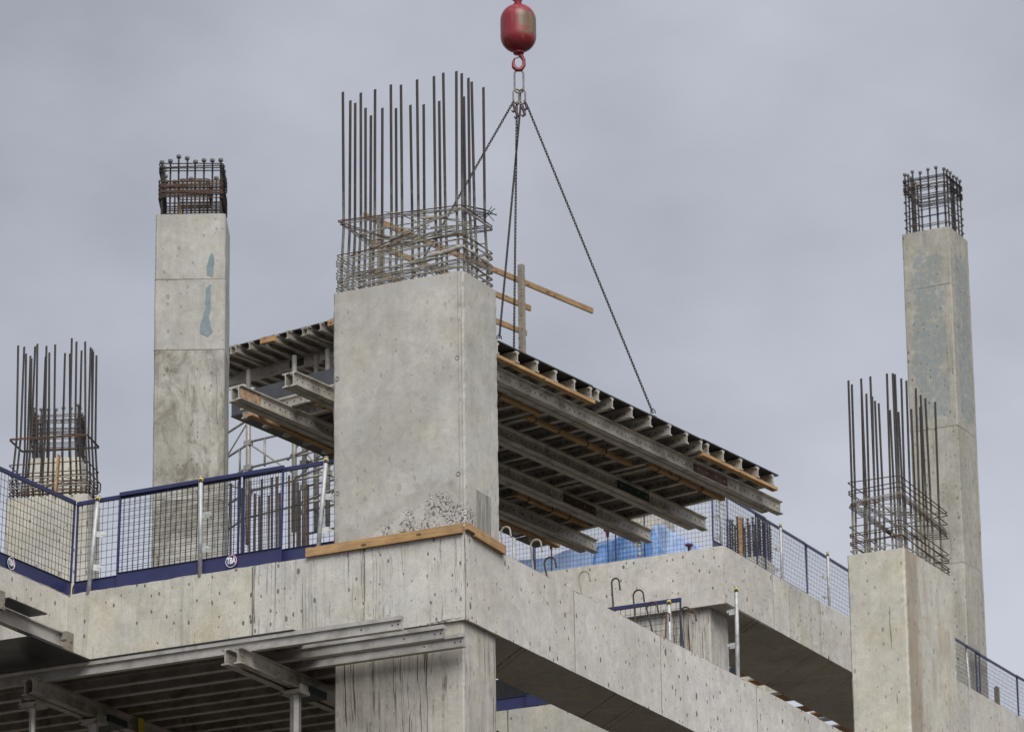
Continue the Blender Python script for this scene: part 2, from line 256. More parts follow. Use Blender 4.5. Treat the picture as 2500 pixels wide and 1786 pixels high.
# ------------------------------------------------------------------ mesh helpers
class MB:
    def __init__(s): s.v = []; s.f = []
    def add(s, vs, fs):
        o = len(s.v); s.v += [tuple(q) for q in vs]; s.f += [tuple(i + o for i in q) for q in fs]
    def box(s, x0, x1, y0, y1, z0, z1):
        s.add([(x0, y0, z0), (x1, y0, z0), (x1, y1, z0), (x0, y1, z0), (x0, y0, z1), (x1, y0, z1), (x1, y1, z1), (x0, y1, z1)],
              [(3, 2, 1, 0), (4, 5, 6, 7), (0, 1, 5, 4), (1, 2, 6, 5), (2, 3, 7, 6), (3, 0, 4, 7)]); return s
    def bar(s, p, q, wx, wz, up=(0, 0, 1)):                      # rectangular bar from p to q
        p, q = Vector(p), Vector(q); t = (q - p).normalized(); up = Vector(up)
        if abs(t.dot(up)) > 0.95: up = Vector((1, 0, 0))
        a = t.cross(up).normalized() * wx / 2; b = a.cross(t).normalized() * wz / 2
        s.add([p - a - b, p + a - b, p + a + b, p - a + b, q - a - b, q + a - b, q + a + b, q - a + b],
              [(3, 2, 1, 0), (4, 5, 6, 7), (0, 1, 5, 4), (1, 2, 6, 5), (2, 3, 7, 6), (3, 0, 4, 7)]); return s
    def prism(s, prof, o, A, B, L):                              # polygon (a,b) extruded along vector L
        o, A, B, L = Vector(o), Vector(A), Vector(B), Vector(L); n = len(prof)
        vs = [o + A * a + B * b for a, b in prof] + [o + A * a + B * b + L for a, b in prof]
        s.add(vs, [tuple(range(n - 1, -1, -1)), tuple(range(n, 2 * n))] + [(i, (i + 1) % n, n + (i + 1) % n, n + i) for i in range(n)]); return s
    def tube(s, pts, r, sides=6, closed=False, slant=0.0, radii=None):
        P = [Vector(p) for p in pts]; n = len(P); rings = []; prev = None
        for i in range(n):
            t = (P[(i + 1) % n] - P[i - 1]) if closed else (P[min(i + 1, n - 1)] - P[max(i - 1, 0)])
            t.normalize()
            if prev is None:
                a = t.cross(Vector((0, 0, 1)))
                if a.length < 0.1: a = t.cross(Vector((1, 0, 0)))
            else: a = prev - t * prev.dot(t)
            a.normalize(); prev = a; b = t.cross(a); rr = radii[i] if radii else r
            rings.append([P[i] + a * rr * math.cos(k * 2 * math.pi / sides) + b * rr * math.sin(k * 2 * math.pi / sides) + t * slant * math.cos(k * 2 * math.pi / sides) for k in range(sides)])
        fs = []
        for i in range(n if closed else n - 1):
            for k in range(sides): fs.append((i * sides + k, i * sides + (k + 1) % sides, ((i + 1) % n) * sides + (k + 1) % sides, ((i + 1) % n) * sides + k))
        if not closed: fs += [tuple(range(sides - 1, -1, -1)), tuple((n - 1) * sides + k for k in range(sides))]
        s.add([p for g in rings for p in g], fs); return s
    def lathe(s, prof, sides=20, o=(0, 0, 0)):
        vs = []; fs = []; n = len(prof)
        for k in range(sides):
            c, d = math.cos(k * 2 * math.pi / sides), math.sin(k * 2 * math.pi / sides)
            vs += [(o[0] + r * c, o[1] + r * d, o[2] + z) for r, z in prof]
        for k in range(sides):
            for i in range(n - 1): a = k * n + i; b = ((k + 1) % sides) * n + i; fs.append((a, b, b + 1, a + 1))
        s.add(vs, fs); return s
    def disc(s, c, n, r, th, sides=8):
        n = Vector(n).normalized(); s.tube([Vector(c), Vector(c) + n * th], r, sides); return s
def mesh(name, mb, mat, smooth=False):
    me = bpy.data.meshes.new(name); me.from_pydata(mb.v, [], mb.f); me.validate(); me.materials.append(MATS[mat])
    if smooth: me.polygons.foreach_set('use_smooth', [True] * len(me.polygons))
    return me
def put(name, me, parent=None, loc=None, rot=None):
    o = bpy.data.objects.new(name, me); COL.objects.link(o)
    if parent: o.parent = parent
    if loc is not None: o.location = loc
    if rot is not None: o.rotation_euler = rot
    return o
def obj(name, mb, mat, parent=None, smooth=False, stuff=False, world=False, label=None):
    if world and parent is not None:
        l = parent.location; mb.v = [(x - l.x, y - l.y, z - l.z) for x, y, z in mb.v]
    o = put(name, mesh(name, mb, mat, smooth), parent)
    if stuff: o['kind'] = 'stuff'
    if label: o['label'] = label
    return o
def thing(name, label, cat, loc=(0, 0, 0), rz=0.0, group=None, mat=None):
    o = bpy.data.objects.new(name, None); COL.objects.link(o); o.empty_display_size = 0.2
    if mat is not None: o.matrix_world = mat
    else: o.location = loc; o.rotation_euler = (0, 0, rz)
    o['label'] = label; o['category'] = cat; o['kind'] = 'thing'
    if group: o['group'] = group
    return o
def tag(o, label, cat, group=None):
    o['label'] = label; o['category'] = cat
    if group: o['group'] = group
    return o

def rough_box(x0, x1, y0, y1, z0, z1, cell=0.14, amp=0.003, edge=0.007, ch=0.0, seed=0):
    """cast block: gridded faces, arrises slightly ragged, optional chamfer on the vertical corners"""
    m = MB(); prof = []
    def seg(a, b): 
        n = max(1, round(abs(b - a) / cell)); return [a + (b - a) * i / n for i in range(n)]
    if ch > 0:
        c = ch; ring = [(x, y0) for x in seg(x0 + c, x1 - c)] + [(x1 - c, y0), (x1, y0 + c)] + [(x1, y) for y in seg(y0 + c, y1 - c)][1:] + [(x1, y1 - c), (x1 - c, y1)] \
            + [(x, y1) for x in seg(x1 - c, x0 + c)][1:] + [(x0 + c, y1), (x0, y1 - c)] + [(x0, y) for y in seg(y1 - c, y0 + c)][1:] + [(x0, y0 + c)]
    else:
        ring = [(x, y0) for x in seg(x0, x1)] + [(x1, y) for y in seg(y0, y1)] + [(x, y1) for x in seg(x1, x0)] + [(x0, y) for y in seg(y1, y0)]
    zs = seg(z0, z1) + [z1]; n = len(ring)
    corners = {(x0, y0), (x1, y0), (x1, y1), (x0, y1)} | ({(x0 + ch, y0), (x0, y0 + ch), (x1 - ch, y0), (x1, y0 + ch), (x1 - ch, y1), (x1, y1 - ch), (x0 + ch, y1), (x0, y1 - ch)} if ch else set())
    vs = []
    for k, z in enumerate(zs):
        for (x, y) in ring:
            nv = noise.noise_vector(Vector((x * 2.3 + seed, y * 2.3, z * 2.3))) * amp
            e = noise.noise_vector(Vector((x * 11 + seed, y * 11 + 5, z * 11)))
            d = Vector((0, 0, 0))
            if k in (0, len(zs) - 1): d.z = -abs(e.z) * edge * (1 if k else -1)
            if (x, y) in corners: d.x += -math.copysign(abs(e.x) * edge, x - (x0 + x1) / 2); d.y += -math.copysign(abs(e.y) * edge, y - (y0 + y1) / 2)
            vs.append((x + nv.x + d.x, y + nv.y + d.y, z + d.z))
    fs = [(k * n + i, k * n + (i + 1) % n, (k + 1) * n + (i + 1) % n, (k + 1) * n + i) for k in range(len(zs) - 1) for i in range(n)]
    fs += [tuple(range(n - 1, -1, -1)), tuple((len(zs) - 1) * n + i for i in range(n))]
    m.add(vs, fs); return m

def rib_bar(pts, r):
    P = [Vector(p) for p in pts]; out = []
    for a, b in zip(P, P[1:]):
        n = max(1, int((b - a).length / 0.0115)); out += [a.lerp(b, i / n) for i in range(n)]
    out.append(P[-1]); rad = [r * (1.13 if i % 2 else 0.92) for i in range(len(out))]
    return MB().tube(out, r, 6, slant=0.010, radii=rad)
def hoop(x0, x1, y0, y1, z00, z10, z11, z01, r=0.006, c=0.03, sides=5):
    pts = []
    for (cx, cy, z, a0) in ((x0 + c, y0 + c, z00, 180), (x1 - c, y0 + c, z10, 270), (x1 - c, y1 - c, z11, 0), (x0 + c, y1 - c, z01, 90)):
        for k in range(4): a = R(a0 + k * 30); pts.append((cx + c * math.cos(a), cy + c * math.sin(a), z))
    return MB().tube(pts, r, sides, closed=True)
def lump(p, q, r, seed, sides=8, step=0.05):
    P, Q = Vector(p), Vector(q); n = max(3, int((Q - P).length / step)); pts = []; rad = []
    for i in range(n + 1):
        t = i / n; pp = P.lerp(Q, t) + Vector((0, 0, noise.noise(Vector((seed, t * 9, 1))) * r * 0.8)); pts.append(pp)
        rad.append(max(0.004, r * (0.55 + 0.9 * noise.noise(Vector((seed * 3.3, t * n * 0.35, 7)))) * (1 if 0 < i < n else 0.3)))
    return MB().tube(pts, r, sides, radii=rad)

# ------------------------------------------------------------------ ground
g = obj('ground', MB().box(-3000, 3000, -3000, 3000, -18.2, -17.6), 'ground_dirt'); g['kind'] = 'structure'

# ------------------------------------------------------------------ concrete frame
def beam(label, core, faces, mat, pmat, group=None):
    """core box + cast face panels; faces = list of (axis, plane, lo, hi, [joints], z0, z1)"""
    x0, x1, y0, y1, z0, z1 = core
    t = thing('concrete_beam', label, 'beam', (x1, y0, z0), group=group)
    obj('beam_core', rough_box(*core, cell=0.4, amp=0), mat, t, world=True)
    for ax, pl, lo, hi, js, a, b in faces:
        st = [lo] + js + [hi]
        for i, (p, q) in enumerate(zip(st, st[1:])):
            gp = 0.009
            if ax == 'x': m = rough_box(pl, pl + 0.016, p + gp, q - gp, a, b, 0.13, 0.002, 0.006, seed=p)
            else: m = rough_box(p + gp, q - gp, pl - 0.016, pl, a, b, 0.13, 0.002, 0.006, seed=p + 3)
            if i and ax == 'x': obj('grout_seam', rough_box(pl + .001, pl + .0125, p - gp, p + gp, a + .004, b - .004, .1, .001, .001), 'seam', t, world=True)
            if i and ax == 'y': obj('grout_seam', rough_box(p - gp, p + gp, pl - .0125, pl - .001, a + .004, b - .004, .1, .001, .001), 'seam', t, world=True)
            obj('formed_panel', m, pmat if isinstance(pmat, str) else pmat[i % len(pmat)], t, world=True)
    return t
BD = -1.085
bU = beam('front concrete edge beam under the left blue fence panels, drip streaked below the timber batten', (-5.73, -0.016, 0.0, 1.0, BD, 0.0),
          [('y', 0.0, -5.73, 0.0, [-3.0], BD, 0.0)], 'concrete_beam', ('concrete_beam', 'concrete_drip'))
bV = beam('long sloping concrete edge beam with rebar hooks, running right from the main column', (-1.0, -0.016, 1.01, 24.0, BD, 0.0),
          [('x', -0.016, 0.0, 24.0, [3.0, 5.59, 8.70, 11.6, 14.3, 17.2, 20.0], BD, 0.0)], 'concrete_beam', 'concrete_face')
beam('concrete edge beam at the far left below the leftmost fence', (-9.5, -5.746, -6.0, -0.02, -0.97, 0.0), [('x', -5.746, -6.0, -0.02, [-3.2], -0.97, 0.0)], 'concrete_beam', 'concrete_face')
beam('cross beam glimpsed under the long sloping beam, with a fence on top', (-6.2, -1.02, 8.2, 9.1, -1.3, 0.0), [('y', 8.2, -6.2, -1.02, [-3.6], -1.3, 0.0)], 'concrete_beam', 'concrete_pale')
# rear block, two storeys up
beam('rear upper concrete beam facing the camera below the blue tarpaulins', (-24.0, -10.326, 30.83, 33.0, 7.84, 9.0), [('y', 30.83, -24.0, -10.31, [-17.5, -14.6], 7.84, 9.0)], 'concrete_beam', 'concrete_face')
beam('rear upper concrete beam running right under the mesh fence', (-12.3, -10.326, 33.01, 52.0, 7.86, 9.0),
     [('x', -10.326, 30.84, 52.0, [33.15, 33.95, 35.5, 39.2, 43.6, 46.5], 7.86, 9.0)], 'concrete_beam', ('concrete_face', 'concrete_panel', 'concrete_pale', 'concrete_face', 'concrete_panel'))

for (x_, z_, L_, r_, sd) in ((-5.6, .002, 3.3, .016, 3), (-2.2, .0, .02, .01, 4)):
    if L_ > 1: obj('mortar_edge', lump((x_, .012, z_), (x_ + L_, .012, z_), r_, sd, step=.06), 'mortar', bU, world=True)
obj('mortar_edge', lump((-5.735, -2.6, .0), (-5.735, -.05, .0), .013, 17, step=.06), 'mortar', bU, world=True)
obj('mortar_edge', lump((-.60, -.006, -1.07), (-.02, -.006, -1.05), .032, 23, step=.025), 'mortar', bU, world=True)
obj('mortar_edge', lump((-.003, -.010, -1.06), (-.003, -.010, -.06), .011, 29, step=.03), 'tie_grey', bU, world=True)
obj('mortar_edge', lump((-.004, .10, -1.083), (-.004, 3.0, -1.083), .009, 31, step=.05), 'mortar', bV, world=True)
obj('mortar_edge', lump((-.004, .95, .0), (-.004, 9.0, .0), .008, 37, step=.06), 'mortar', bV, world=True)
# hooks cast into the long beam
hooks = [(1.57, -.31, .44, -.25, .52, -.18, .38, 'mortar'), (2.4, -.31, .51, -.24, .56, -.16, .39, 'tie_grey'), (2.84, -.34, .40, -.27, .44, -.18, .30, 'rebar'),
         (3.85, -.34, .44, -.27, .50, -.19, .36, 'tie_grey'), (4.75, -.30, .57, -.24, .62, -.19, .46, 'rebar'), (5.45, -.32, .58, -.25, .63, -.17, .46, 'rebar'), (5.99, -.38, .54, -.33, .60, -.22, .45, 'rebar'),
         (6.31, -.24, .48, -.22, .51, -.205, .40, 'tie_rust'), (6.85, -.28, .66, -.20, .72, -.13, .63, 'rebar'), (7.08, -.28, .70, -.22, .74, -.16, .58, 'tie_rust'), (6.9, -.2, .6, -.17, .63, -.13, .5, 'tie_grey')]
for (y, x1, z1, x2, z2, x3, z3, m) in hooks:
    cx, rr = (x1 + x3) / 2, max(0.03, (x3 - x1) / 2); zc = z2 - rr
    pts = [(-.25 + random.uniform(-.02, .02), y + random.uniform(-.03, .03), -0.05), (x1, y, zc)] + [(cx - rr * math.cos(R(a)), y, zc + rr * math.sin(R(a))) for a in range(20, 161, 20)] + [(cx + rr, y, zc), (x3 + .01, y, z3)]
    obj('rebar_hook', rib_bar(pts, 0.0115), m, bV, world=True)
for (x, y0_, r) in ((-5.9, .55, .1), (-5.05, .5, .08), (-4.25, .5, .1), (-2.95, .55, .1), (-2.0, .5, .1)):
    pts = [(x - r, y0_, -.05), (x - r, y0_, .24)] + [(x - r * math.cos(R(a)), y0_, .24 + r * math.sin(R(a))) for a in range(20, 161, 20)] + [(x + r, y0_, .24), (x + r, y0_, -.05 if x != -5.05 else .08)]
    obj('rebar_hook', rib_bar(pts, 0.011), 'tie_rust', bU, world=True)

# ---- columns
def shaft(t, x0, x1, y0, y1, z0, z1, mat, ch=0.022, seed=0): return obj('shaft', rough_box(x0, x1, y0, y1, z0, z1, 0.07, 0.003, 0.016, ch, seed), mat, t)
def starter(t, x, y, z0, zt, cx, cy, r=0.0168, crank=0.045, mat='rebar_cement', ribs=True):
    d = Vector((x - cx, y - cy, 0)); d.normalize(); lx, ly = random.uniform(-.02, .02), random.uniform(-.015, .015)
    pts = [(x + d.x * crank * .6, y + d.y * crank * .6, z0), (x + d.x * crank, y + d.y * crank, z0 + 0.35), (x + d.x * crank * 0.15, y + d.y * crank * 0.15, z0 + 0.95), (x + lx, y + ly, zt)]
    return obj('rebar', rib_bar(pts, r) if ribs else MB().tube(pts, r, 6), mat, t)

mc = thing('concrete_column', 'large central concrete column with tall rebar starters, honeycombed above the timber batten', 'column', (0, 0, 0))
shaft(mc, -1.862, 0, 0, 0.94, 0.0, 3.42, 'concrete_column', 0.026, 1)
obj('repair_patch', rough_box(-0.002, 0.004, 0.30, 0.68, 0.10, 0.64, 0.1, 0.001, 0.006), 'patch_grey', mc, label='grey mortar patch low on the right face')
for (x, z) in ((-0.09, 2.28), (-1.79, 2.28), (-0.09, .78), (-1.79, .78)):
    ring = MB().tube([(x + .026 * math.cos(R(a)), -0.003, z + .026 * math.sin(R(a))) for a in range(0, 360, 30)], 0.004, 5, closed=True)
    obj('tie_hole_plug', ring, 'tie_grey', mc)
for (x, y) in [(-1.74, .09), (-1.49, .09), (-1.29, .09), (-1.05, .09), (-.9, .09), (-.67, .09), (-.43, .09), (-.29, .09), (-.13, .09), (-.09, .17), (-.09, .37), (-.09, .5), (-.09, .78),
               (-1.77, .30), (-1.77, .44), (-1.77, .72), (-1.77, .85), (-1.6, .85), (-1.39, .85), (-1.16, .85), (-.99, .85), (-.76, .85), (-.40, .85)]:
    starter(mc, x, y, 3.36, 6.13 + random.uniform(-.03, .04), -.93, .47, crank=0.035)
for (z0_, dz, m) in ((3.47, .02, 'tie_grey'), (3.50, -.01, 'tie_grey'), (3.63, .03, 'tie_grey'), (3.66, .0, 'tie_grey'), (3.70, .05, 'tie_grey'), (3.80, .06, 'tie_grey'), (3.83, .03, 'tie_grey'), (3.86, .09, 'tie_grey')):
    obj('rebar_tie', hoop(-1.84, -.03, .04, .90, z0_, z0_ + dz, z0_ + dz * .6, z0_ - .02, 0.0065), m, mc)
for k, (za, zb, m) in enumerate(((4.40, 4.30, 'tie_rust'), (4.385, 4.27, 'tie_grey'), (4.36, 4.255, 'tie_grey'))):
    obj('rebar_tie', hoop(-1.81 + k * .02, -.03, .04 + k * .012, .90, za, zb, zb - .02, za - .03 * k, 0.008), m, mc)
for (z0_, dz, m) in ((3.54, .04, 'tie_grey'), (3.58, .0, 'tie_grey'), (3.74, .03, 'tie_grey'), (3.90, -.05, 'tie_grey'), (3.94, -.02, 'tie_rust'), (3.60, .12, 'tie_grey')):
    obj('rebar_tie', hoop(-1.83, -.04, .05, .90, z0_, z0_ + dz, z0_ + dz * .6, z0_ - .02, 0.007), m, mc)
for (x0_, x1_) in ((-1.83, -1.0), (-1.1, -.03), (-1.5, -.5)):
    for k in range(2): obj('rebar_tie', hoop(x0_, x1_, .05 + .01 * k, .89, 3.48 + .085 * k + random.uniform(-.02, .02), 3.5 + .085 * k + random.uniform(-.02, .02), 3.47 + .09 * k, 3.5 + .085 * k, .0065), 'tie_grey', mc)
for (p, q, m) in (((-1.05, .04, 4.04), (-.05, .05, 4.27), 'tie_grey'), ((-1.08, .04, 4.01), (-.06, .05, 4.24), 'tie_grey'), ((-1.62, .04, 3.90), (-.75, .05, 4.06), 'tie_rust'), ((-1.62, .05, 3.87), (-.5, .06, 4.12), 'tie_grey'), ((-1.58, .06, 3.84), (-.9, .3, 4.0), 'tie_grey'), ((-1.4, .3, 4.05), (-.1, .6, 4.3), 'tie_grey'),
                  ((-1.65, .04, 3.62), (-.3, .85, 3.8), 'tie_grey'), ((-1.1, .04, 3.55), (-.1, .8, 3.72), 'tie_grey'), ((-1.3, .85, 3.55), (-.2, .05, 3.75), 'tie_grey'), ((-1.78, .05, 4.38), (-1.2, .85, 4.22), 'tie_rust'), ((-1.78, .06, 4.35), (-1.15, .85, 4.18), 'tie_rust'), ((-1.2, .85, 4.22), (-.1, .85, 4.3), 'tie_rust'),
                  ((-1.15, .08, 4.42), (-.35, .6, 4.34), 'tie_grey'), ((-1.12, .10, 4.40), (-.30, .7, 4.32), 'tie_grey'), ((-1.1, .06, 4.38), (-.2, .2, 4.30), 'tie_grey'), ((-.95, .1, 4.36), (-.95, .85, 4.40), 'tie_grey'), ((-.5, .1, 4.1), (-.2, .85, 4.3), 'tie_grey'), ((-1.0, .2, 3.95), (-.1, .85, 4.05), 'tie_grey')):
    P, Q = Vector(p), Vector(q); mid = P.lerp(Q, .5) + Vector((0, 0, random.uniform(-.03, .03)))
    obj('loose_tie', MB().tube([P, mid, Q], 0.008, 5), m, mc)
for k in range(16):
    xa, xb_ = random.uniform(-1.8, -.9), random.uniform(-.9, -.05); za = random.uniform(3.5, 4.3); zb_ = za + random.uniform(-.12, .22); ya, yb = random.choice(((.05, .06), (.05, .5), (.85, .85), (.3, .8)))
    obj('loose_tie', MB().tube([(xa, ya, za), ((xa + xb_) / 2, (ya + yb) / 2 + random.uniform(-.05, .05), (za + zb_) / 2 + random.uniform(-.06, .06)), (xb_, yb, zb_), (xb_ - .05, yb + .05, zb_ + .04)], 0.008, 5), 'tie_grey', mc)
for k in range(7):
    y = .80 + random.uniform(-.1, .08); obj('tie_wire', MB().tube([(-.12, y - .45, 4.28 + .02 * k), (-.06, y, 4.36 + .02 * k), (0.03 + random.uniform(0, .05), y + random.uniform(-.05, .1), 4.38 + random.uniform(-.10, .12))], 0.006, 4), 'rebar', mc)
obj('mortar_splatter', lump((-1.05, .045, 3.64), (-.03, .045, 3.75), .036, 2.0), 'mortar', mc); obj('mortar_splatter', lump((-.035, .05, 3.76), (-.03, .75, 3.75), .034, 5.0, step=.04), 'mortar', mc)
obj('mortar_splatter', lump((-.12, .06, 3.70), (-.10, .05, 3.88), .04, 8.0, step=.03), 'mortar', mc); obj('mortar_splatter', lump((-.75, .3, 4.33), (-.45, .5, 4.36), .035, 11.0, step=.04), 'mortar', mc)

lc = thing('concrete_column', 'lower concrete column with dark vertical drip streaks below the front beam corner', 'column', (-.06, .03, -17.6))
obj('shaft', rough_box(-1.80, 0, 0, 0.88, 0, 17.6 + BD, 0.2, 0.002, 0.008, 0.02), 'concrete_lower', lc)

rc = thing('concrete_column', 'right foreground concrete column with a brown stained right face and rebar starters', 'column', (0, 14.37, -0.02))
shaft(rc, -.932, 0, 0, 2.01, 0, 3.43, 'concrete_right', 0.024, 4)
for (x, y) in [(-.84, .09), (-.61, .09), (-.47, .09), (-.21, .09), (-.10, .09), (-.09, .16), (-.09, .36), (-.09, .58), (-.09, .94), (-.09, 1.23), (-.09, 1.42), (-.09, 1.75), (-.84, .21), (-.84, .57), (-.84, .77), (-.84, .99), (-.84, 1.16), (-.84, 1.34), (-.84, 1.81), (-.74, 1.92), (-.54, 1.92), (-.41, 1.92)]:
    starter(rc, x, y, 3.38, 6.22 + random.uniform(-.03, .03), -.47, 1.0, crank=0.02)
obj('crack', MB().tube([(-.26, -.002, 2.55), (-.27, -.003, 2.3), (-.255, -.003, 2.05), (-.26, -.002, 1.85)], .006, 5, radii=[.001, .006, .007, .001]), 'seam', rc); obj('crack', MB().tube([(-.2, -.002, 1.2), (-.2, -.003, 1.1), (-.2, -.002, 1.02)], .006, 5, radii=[.001, .007, .001]), 'seam', rc)
for z0_, m in ((3.50, 'tie_grey'), (3.60, 'tie_dark'), (3.63, 'tie_rust'), (3.73, 'tie_dark'), (3.76, 'tie_rust'), (3.88, 'tie_rust'), (4.40, 'tie_dark'), (4.44, 'tie_dark'), (4.58, 'tie_dark')):
    obj('rebar_tie', hoop(-.89, -.035, .035, 1.97, z0_, z0_ + random.uniform(-.01, .04), z0_ - random.uniform(0, .12), z0_ - random.uniform(0, .05), 0.0085), m, rc)
for k in range(5):
    obj('rebar_tie', hoop(-.885 + .008 * k, -.03, .03 + .01 * k, 1.96 - .03 * k, 4.19 + .024 * k, 4.22 + .026 * k, 4.06 + .03 * k, 4.16 + .01 * k, 0.0075), 'tie_rust' if k < 3 else 'tie_grey', rc)
for k in range(8):
    y0_ = random.uniform(.1, 1.0); obj('loose_tie', MB().tube([(-.85, y0_, 4.1 + random.uniform(-.05, .3)), (-.06, y0_ + random.uniform(.3, .8), 4.15 + random.uniform(-.1, .25))], 0.007, 5), 'tie_grey', rc)
for z0_ in (3.6, 3.74): obj('loose_tie', MB().tube([(-.85, .1, z0_), (-.4, 1.0, z0_ - .02), (-.08, 1.85, z0_ - .05)], 0.007, 5), 'tie_grey', rc)
obj('loose_tie', MB().tube([(-.1, 1.75, 4.3), (.0, 1.93, 4.1), (.02, 1.95, 3.85), (-.06, 1.9, 3.75)], 0.008, 5), 'tie_grey', rc)

def headed_column(label, loc, rz, w, d, z0, z1, hz, nx, ny, mat, joints, ringz, r=0.02, pm=None, post=None):
    t = thing('concrete_column', label, 'column', loc, rz, None)
    st = [z0] + joints + [z1]
    for i, (a, b) in enumerate(zip(st, st[1:])):
        obj('cast_lift', rough_box(-w + (0 if i % 2 else .004), 0 - (0 if i % 2 else .004), 0 + (0 if i % 2 else .004), d, a + .0025, b - .0025, 0.25, 0.003, 0.012, 0.025, i), mat if not pm else pm[i], t)
    core = MB().box(-w + .06, -.06, .06, d - .06, z0 + .1, z1 - .1); obj('column_core', core, mat, t)
    P = []
    for i in range(nx): P += [(-w + .1 + (w - .2) * i / (nx - 1), .1), (-w + .1 + (w - .2) * i / (nx - 1), d - .1)]
    for j in range(1, ny - 1): P += [(-.1, .1 + (d - .2) * j / (ny - 1)), (-w + .1, .1 + (d - .2) * j / (ny - 1))]
    for (x, y) in P:
        h = hz + random.uniform(-.05, .06); b = obj('rebar', MB().tube([(x, y, z1 - .05), (x + random.uniform(-.01, .01), y, h)], r, 6), 'rebar', t)
        obj('bar_head', MB().lathe([(0, 0), (.034, 0), (.042, .012), (.042, .045), (.034, .055), (0, .055)], 8, (x, y, h)), 'head_steel', b)
    for z in ringz:
        obj('rebar_tie', hoop(-w + .06, -.06, .06, d - .06, z + random.uniform(-.02, .02), z + random.uniform(-.02, .02), z, z + random.uniform(-.02, .02), 0.011), 'tie_rust' if random.random() < .4 else 'rebar', t)
    return t
rt = headed_column('tall slender concrete column at far right topped by a cage of headed bars', (-10.93, 45.30, 0), 0, 1.17, 1.19, -17.6, 20.28, 21.72, 6, 6, 'concrete_film', [7.6, 12.32, 15.52, 18.90], [20.45, 20.65, 20.8, 21.05, 21.28, 21.31, 21.34, 21.37, 21.40, 21.50, 21.53, 21.56, 21.59])
def flake(parent, face, pts, mat, th=0.004, name='paint_film'):
    # irregular patch of old film stuck on a cast face: face = ('y', plane) or ('x', plane)
    P = []
    n = len(pts)
    for i in range(n):
        a, b = Vector(pts[i]), Vector(pts[(i + 1) % n]); k = max(1, int((b - a).length / .05))
        for j in range(k):
            p = a.lerp(b, j / k); q = noise.noise_vector(Vector((p.x * 7, p.y * 7, 3.1))) * .035; P.append((p.x + q.x, p.y + q.y))
    if face[0] == 'y': m = MB().prism(P, (0, face[1], 0), (1, 0, 0), (0, 0, 1), (0, -th, 0))
    else: m = MB().prism(P, (face[1], 0, 0), (0, 1, 0), (0, 0, 1), (th, 0, 0))
    return obj(name, m, mat, parent)
tl = headed_column('tall stained concrete column left of centre with two bluish paint patches', (-12.97, 16.23, 0), R(26.6), 1.215, 1.2, -17.6, 11.66, 12.66, 8, 5, 'concrete_stained', [5.36, 6.54, 9.20, 10.47],
                   [11.98 + .028 * k for k in range(12)] + [12.45, 12.5, 12.55, 12.6], 0.0175, ['concrete_stained'] * 3 + ['concrete_upper', 'concrete_upper'])
flake(tl, ('y', 0.004), [(-.26, 10.95), (-.20, 10.85), (-.20, 10.5), (-.32, 10.55), (-.31, 10.75)], 'paint_teal')
flake(tl, ('y', 0.0), [(-.33, 10.28), (-.25, 10.36), (-.25, 9.75), (-.22, 9.5), (-.30, 9.42), (-.44, 9.5), (-.42, 9.68), (-.36, 9.78), (-.34, 10.0)], 'paint_teal')
obj('timber_brace', MB().bar((-.80, .3, 11.6), (-.86, .35, 12.35), .05, .05), 'timber', tl)
for sx in (-1.13, -.08):
    for k in range(5): obj('rebar_tie', hoop(sx - .035, sx + .035, .06, 1.0, 11.98 + .08 * k, 11.98 + .08 * k + random.uniform(-.02, .02), 11.95 + .05 * k, 11.95 + .05 * k, 0.009), 'rebar', tl)
for k in range(7): obj('rebar_tie', hoop(-.86, -.32, .35, .95, 12.12 + .05 * k, 12.12 + .05 * k, 12.12 + .05 * k, 12.12 + .05 * k, .010), 'tie_rust', tl)

lm = thing('concrete_column', 'far left concrete column behind the fence with bowed rebar starters', 'column', (-9.2, 5.96, 0), R(17.5))
shaft(lm, -1.227, 0, 0, .74, -1.0, 3.42, 'concrete_pale', 0.03, 9)
for x in (-1.09, -1.03, -.87, -.80, -.67, -.54, -.31, -.23, -.08): starter(lm, x, .08, 3.38, 5.77 + random.uniform(-.06, .06), -.6, .37, r=.0155, crank=.06, mat='rebar')
for x in (-1.13, -1.09, -1.05, -.87, -.77, -.57, -.46, -.32, -.13, -.08): starter(lm, x, .66, 3.38, 5.77 + random.uniform(-.06, .06), -.6, .37, r=.0155, crank=.05, mat='rebar')
for y in (.25, .45): starter(lm, -.08, y, 3.38, 5.72, -.6, .37, r=.0155, crank=.05, mat='rebar')
for z0_, m in ((3.46, 'tie_rust'), (3.50, 'tie_rust'), (3.56, 'tie_grey'), (3.60, 'tie_grey'), (3.64, 'tie_rust'), (3.70, 'tie_grey'), (3.78, 'tie_rust'), (3.92, 'tie_rust'), (4.30, 'tie_rust'), (4.318, 'tie_rust')):
    obj('rebar_tie', hoop(-1.19, -.03, .02, .72, z0_, z0_ + .0, z0_ + .02, z0_ + .03, 0.0085), m, lm)
for k in range(5): obj('loose_tie', MB().tube([(-1.1, .05 + .1 * k, 3.48 + .05 * k), (-.6, .3, 3.55 + .07 * k), (-.1, .1 + .12 * k, 3.5 + .06 * k)], .008, 5), 'tie_grey', lm)
obj('timber_board', MB().bar((-.47, -.02, 3.40), (-.44, -.01, 4.02), .10, .025), 'timber', lm)
obj('loose_tie', MB().tube([(-1.0, -.02, 3.45), (-.3, -.03, 3.62), (.0, .2, 3.66)], .009, 5), 'tie_rust', lm); obj('loose_tie', MB().tube([(.05, .2, 3.7), (.12, .25, 3.62), (.1, .3, 3.52), (.02, .3, 3.5)], .012, 5), 'tie_rust', lm)

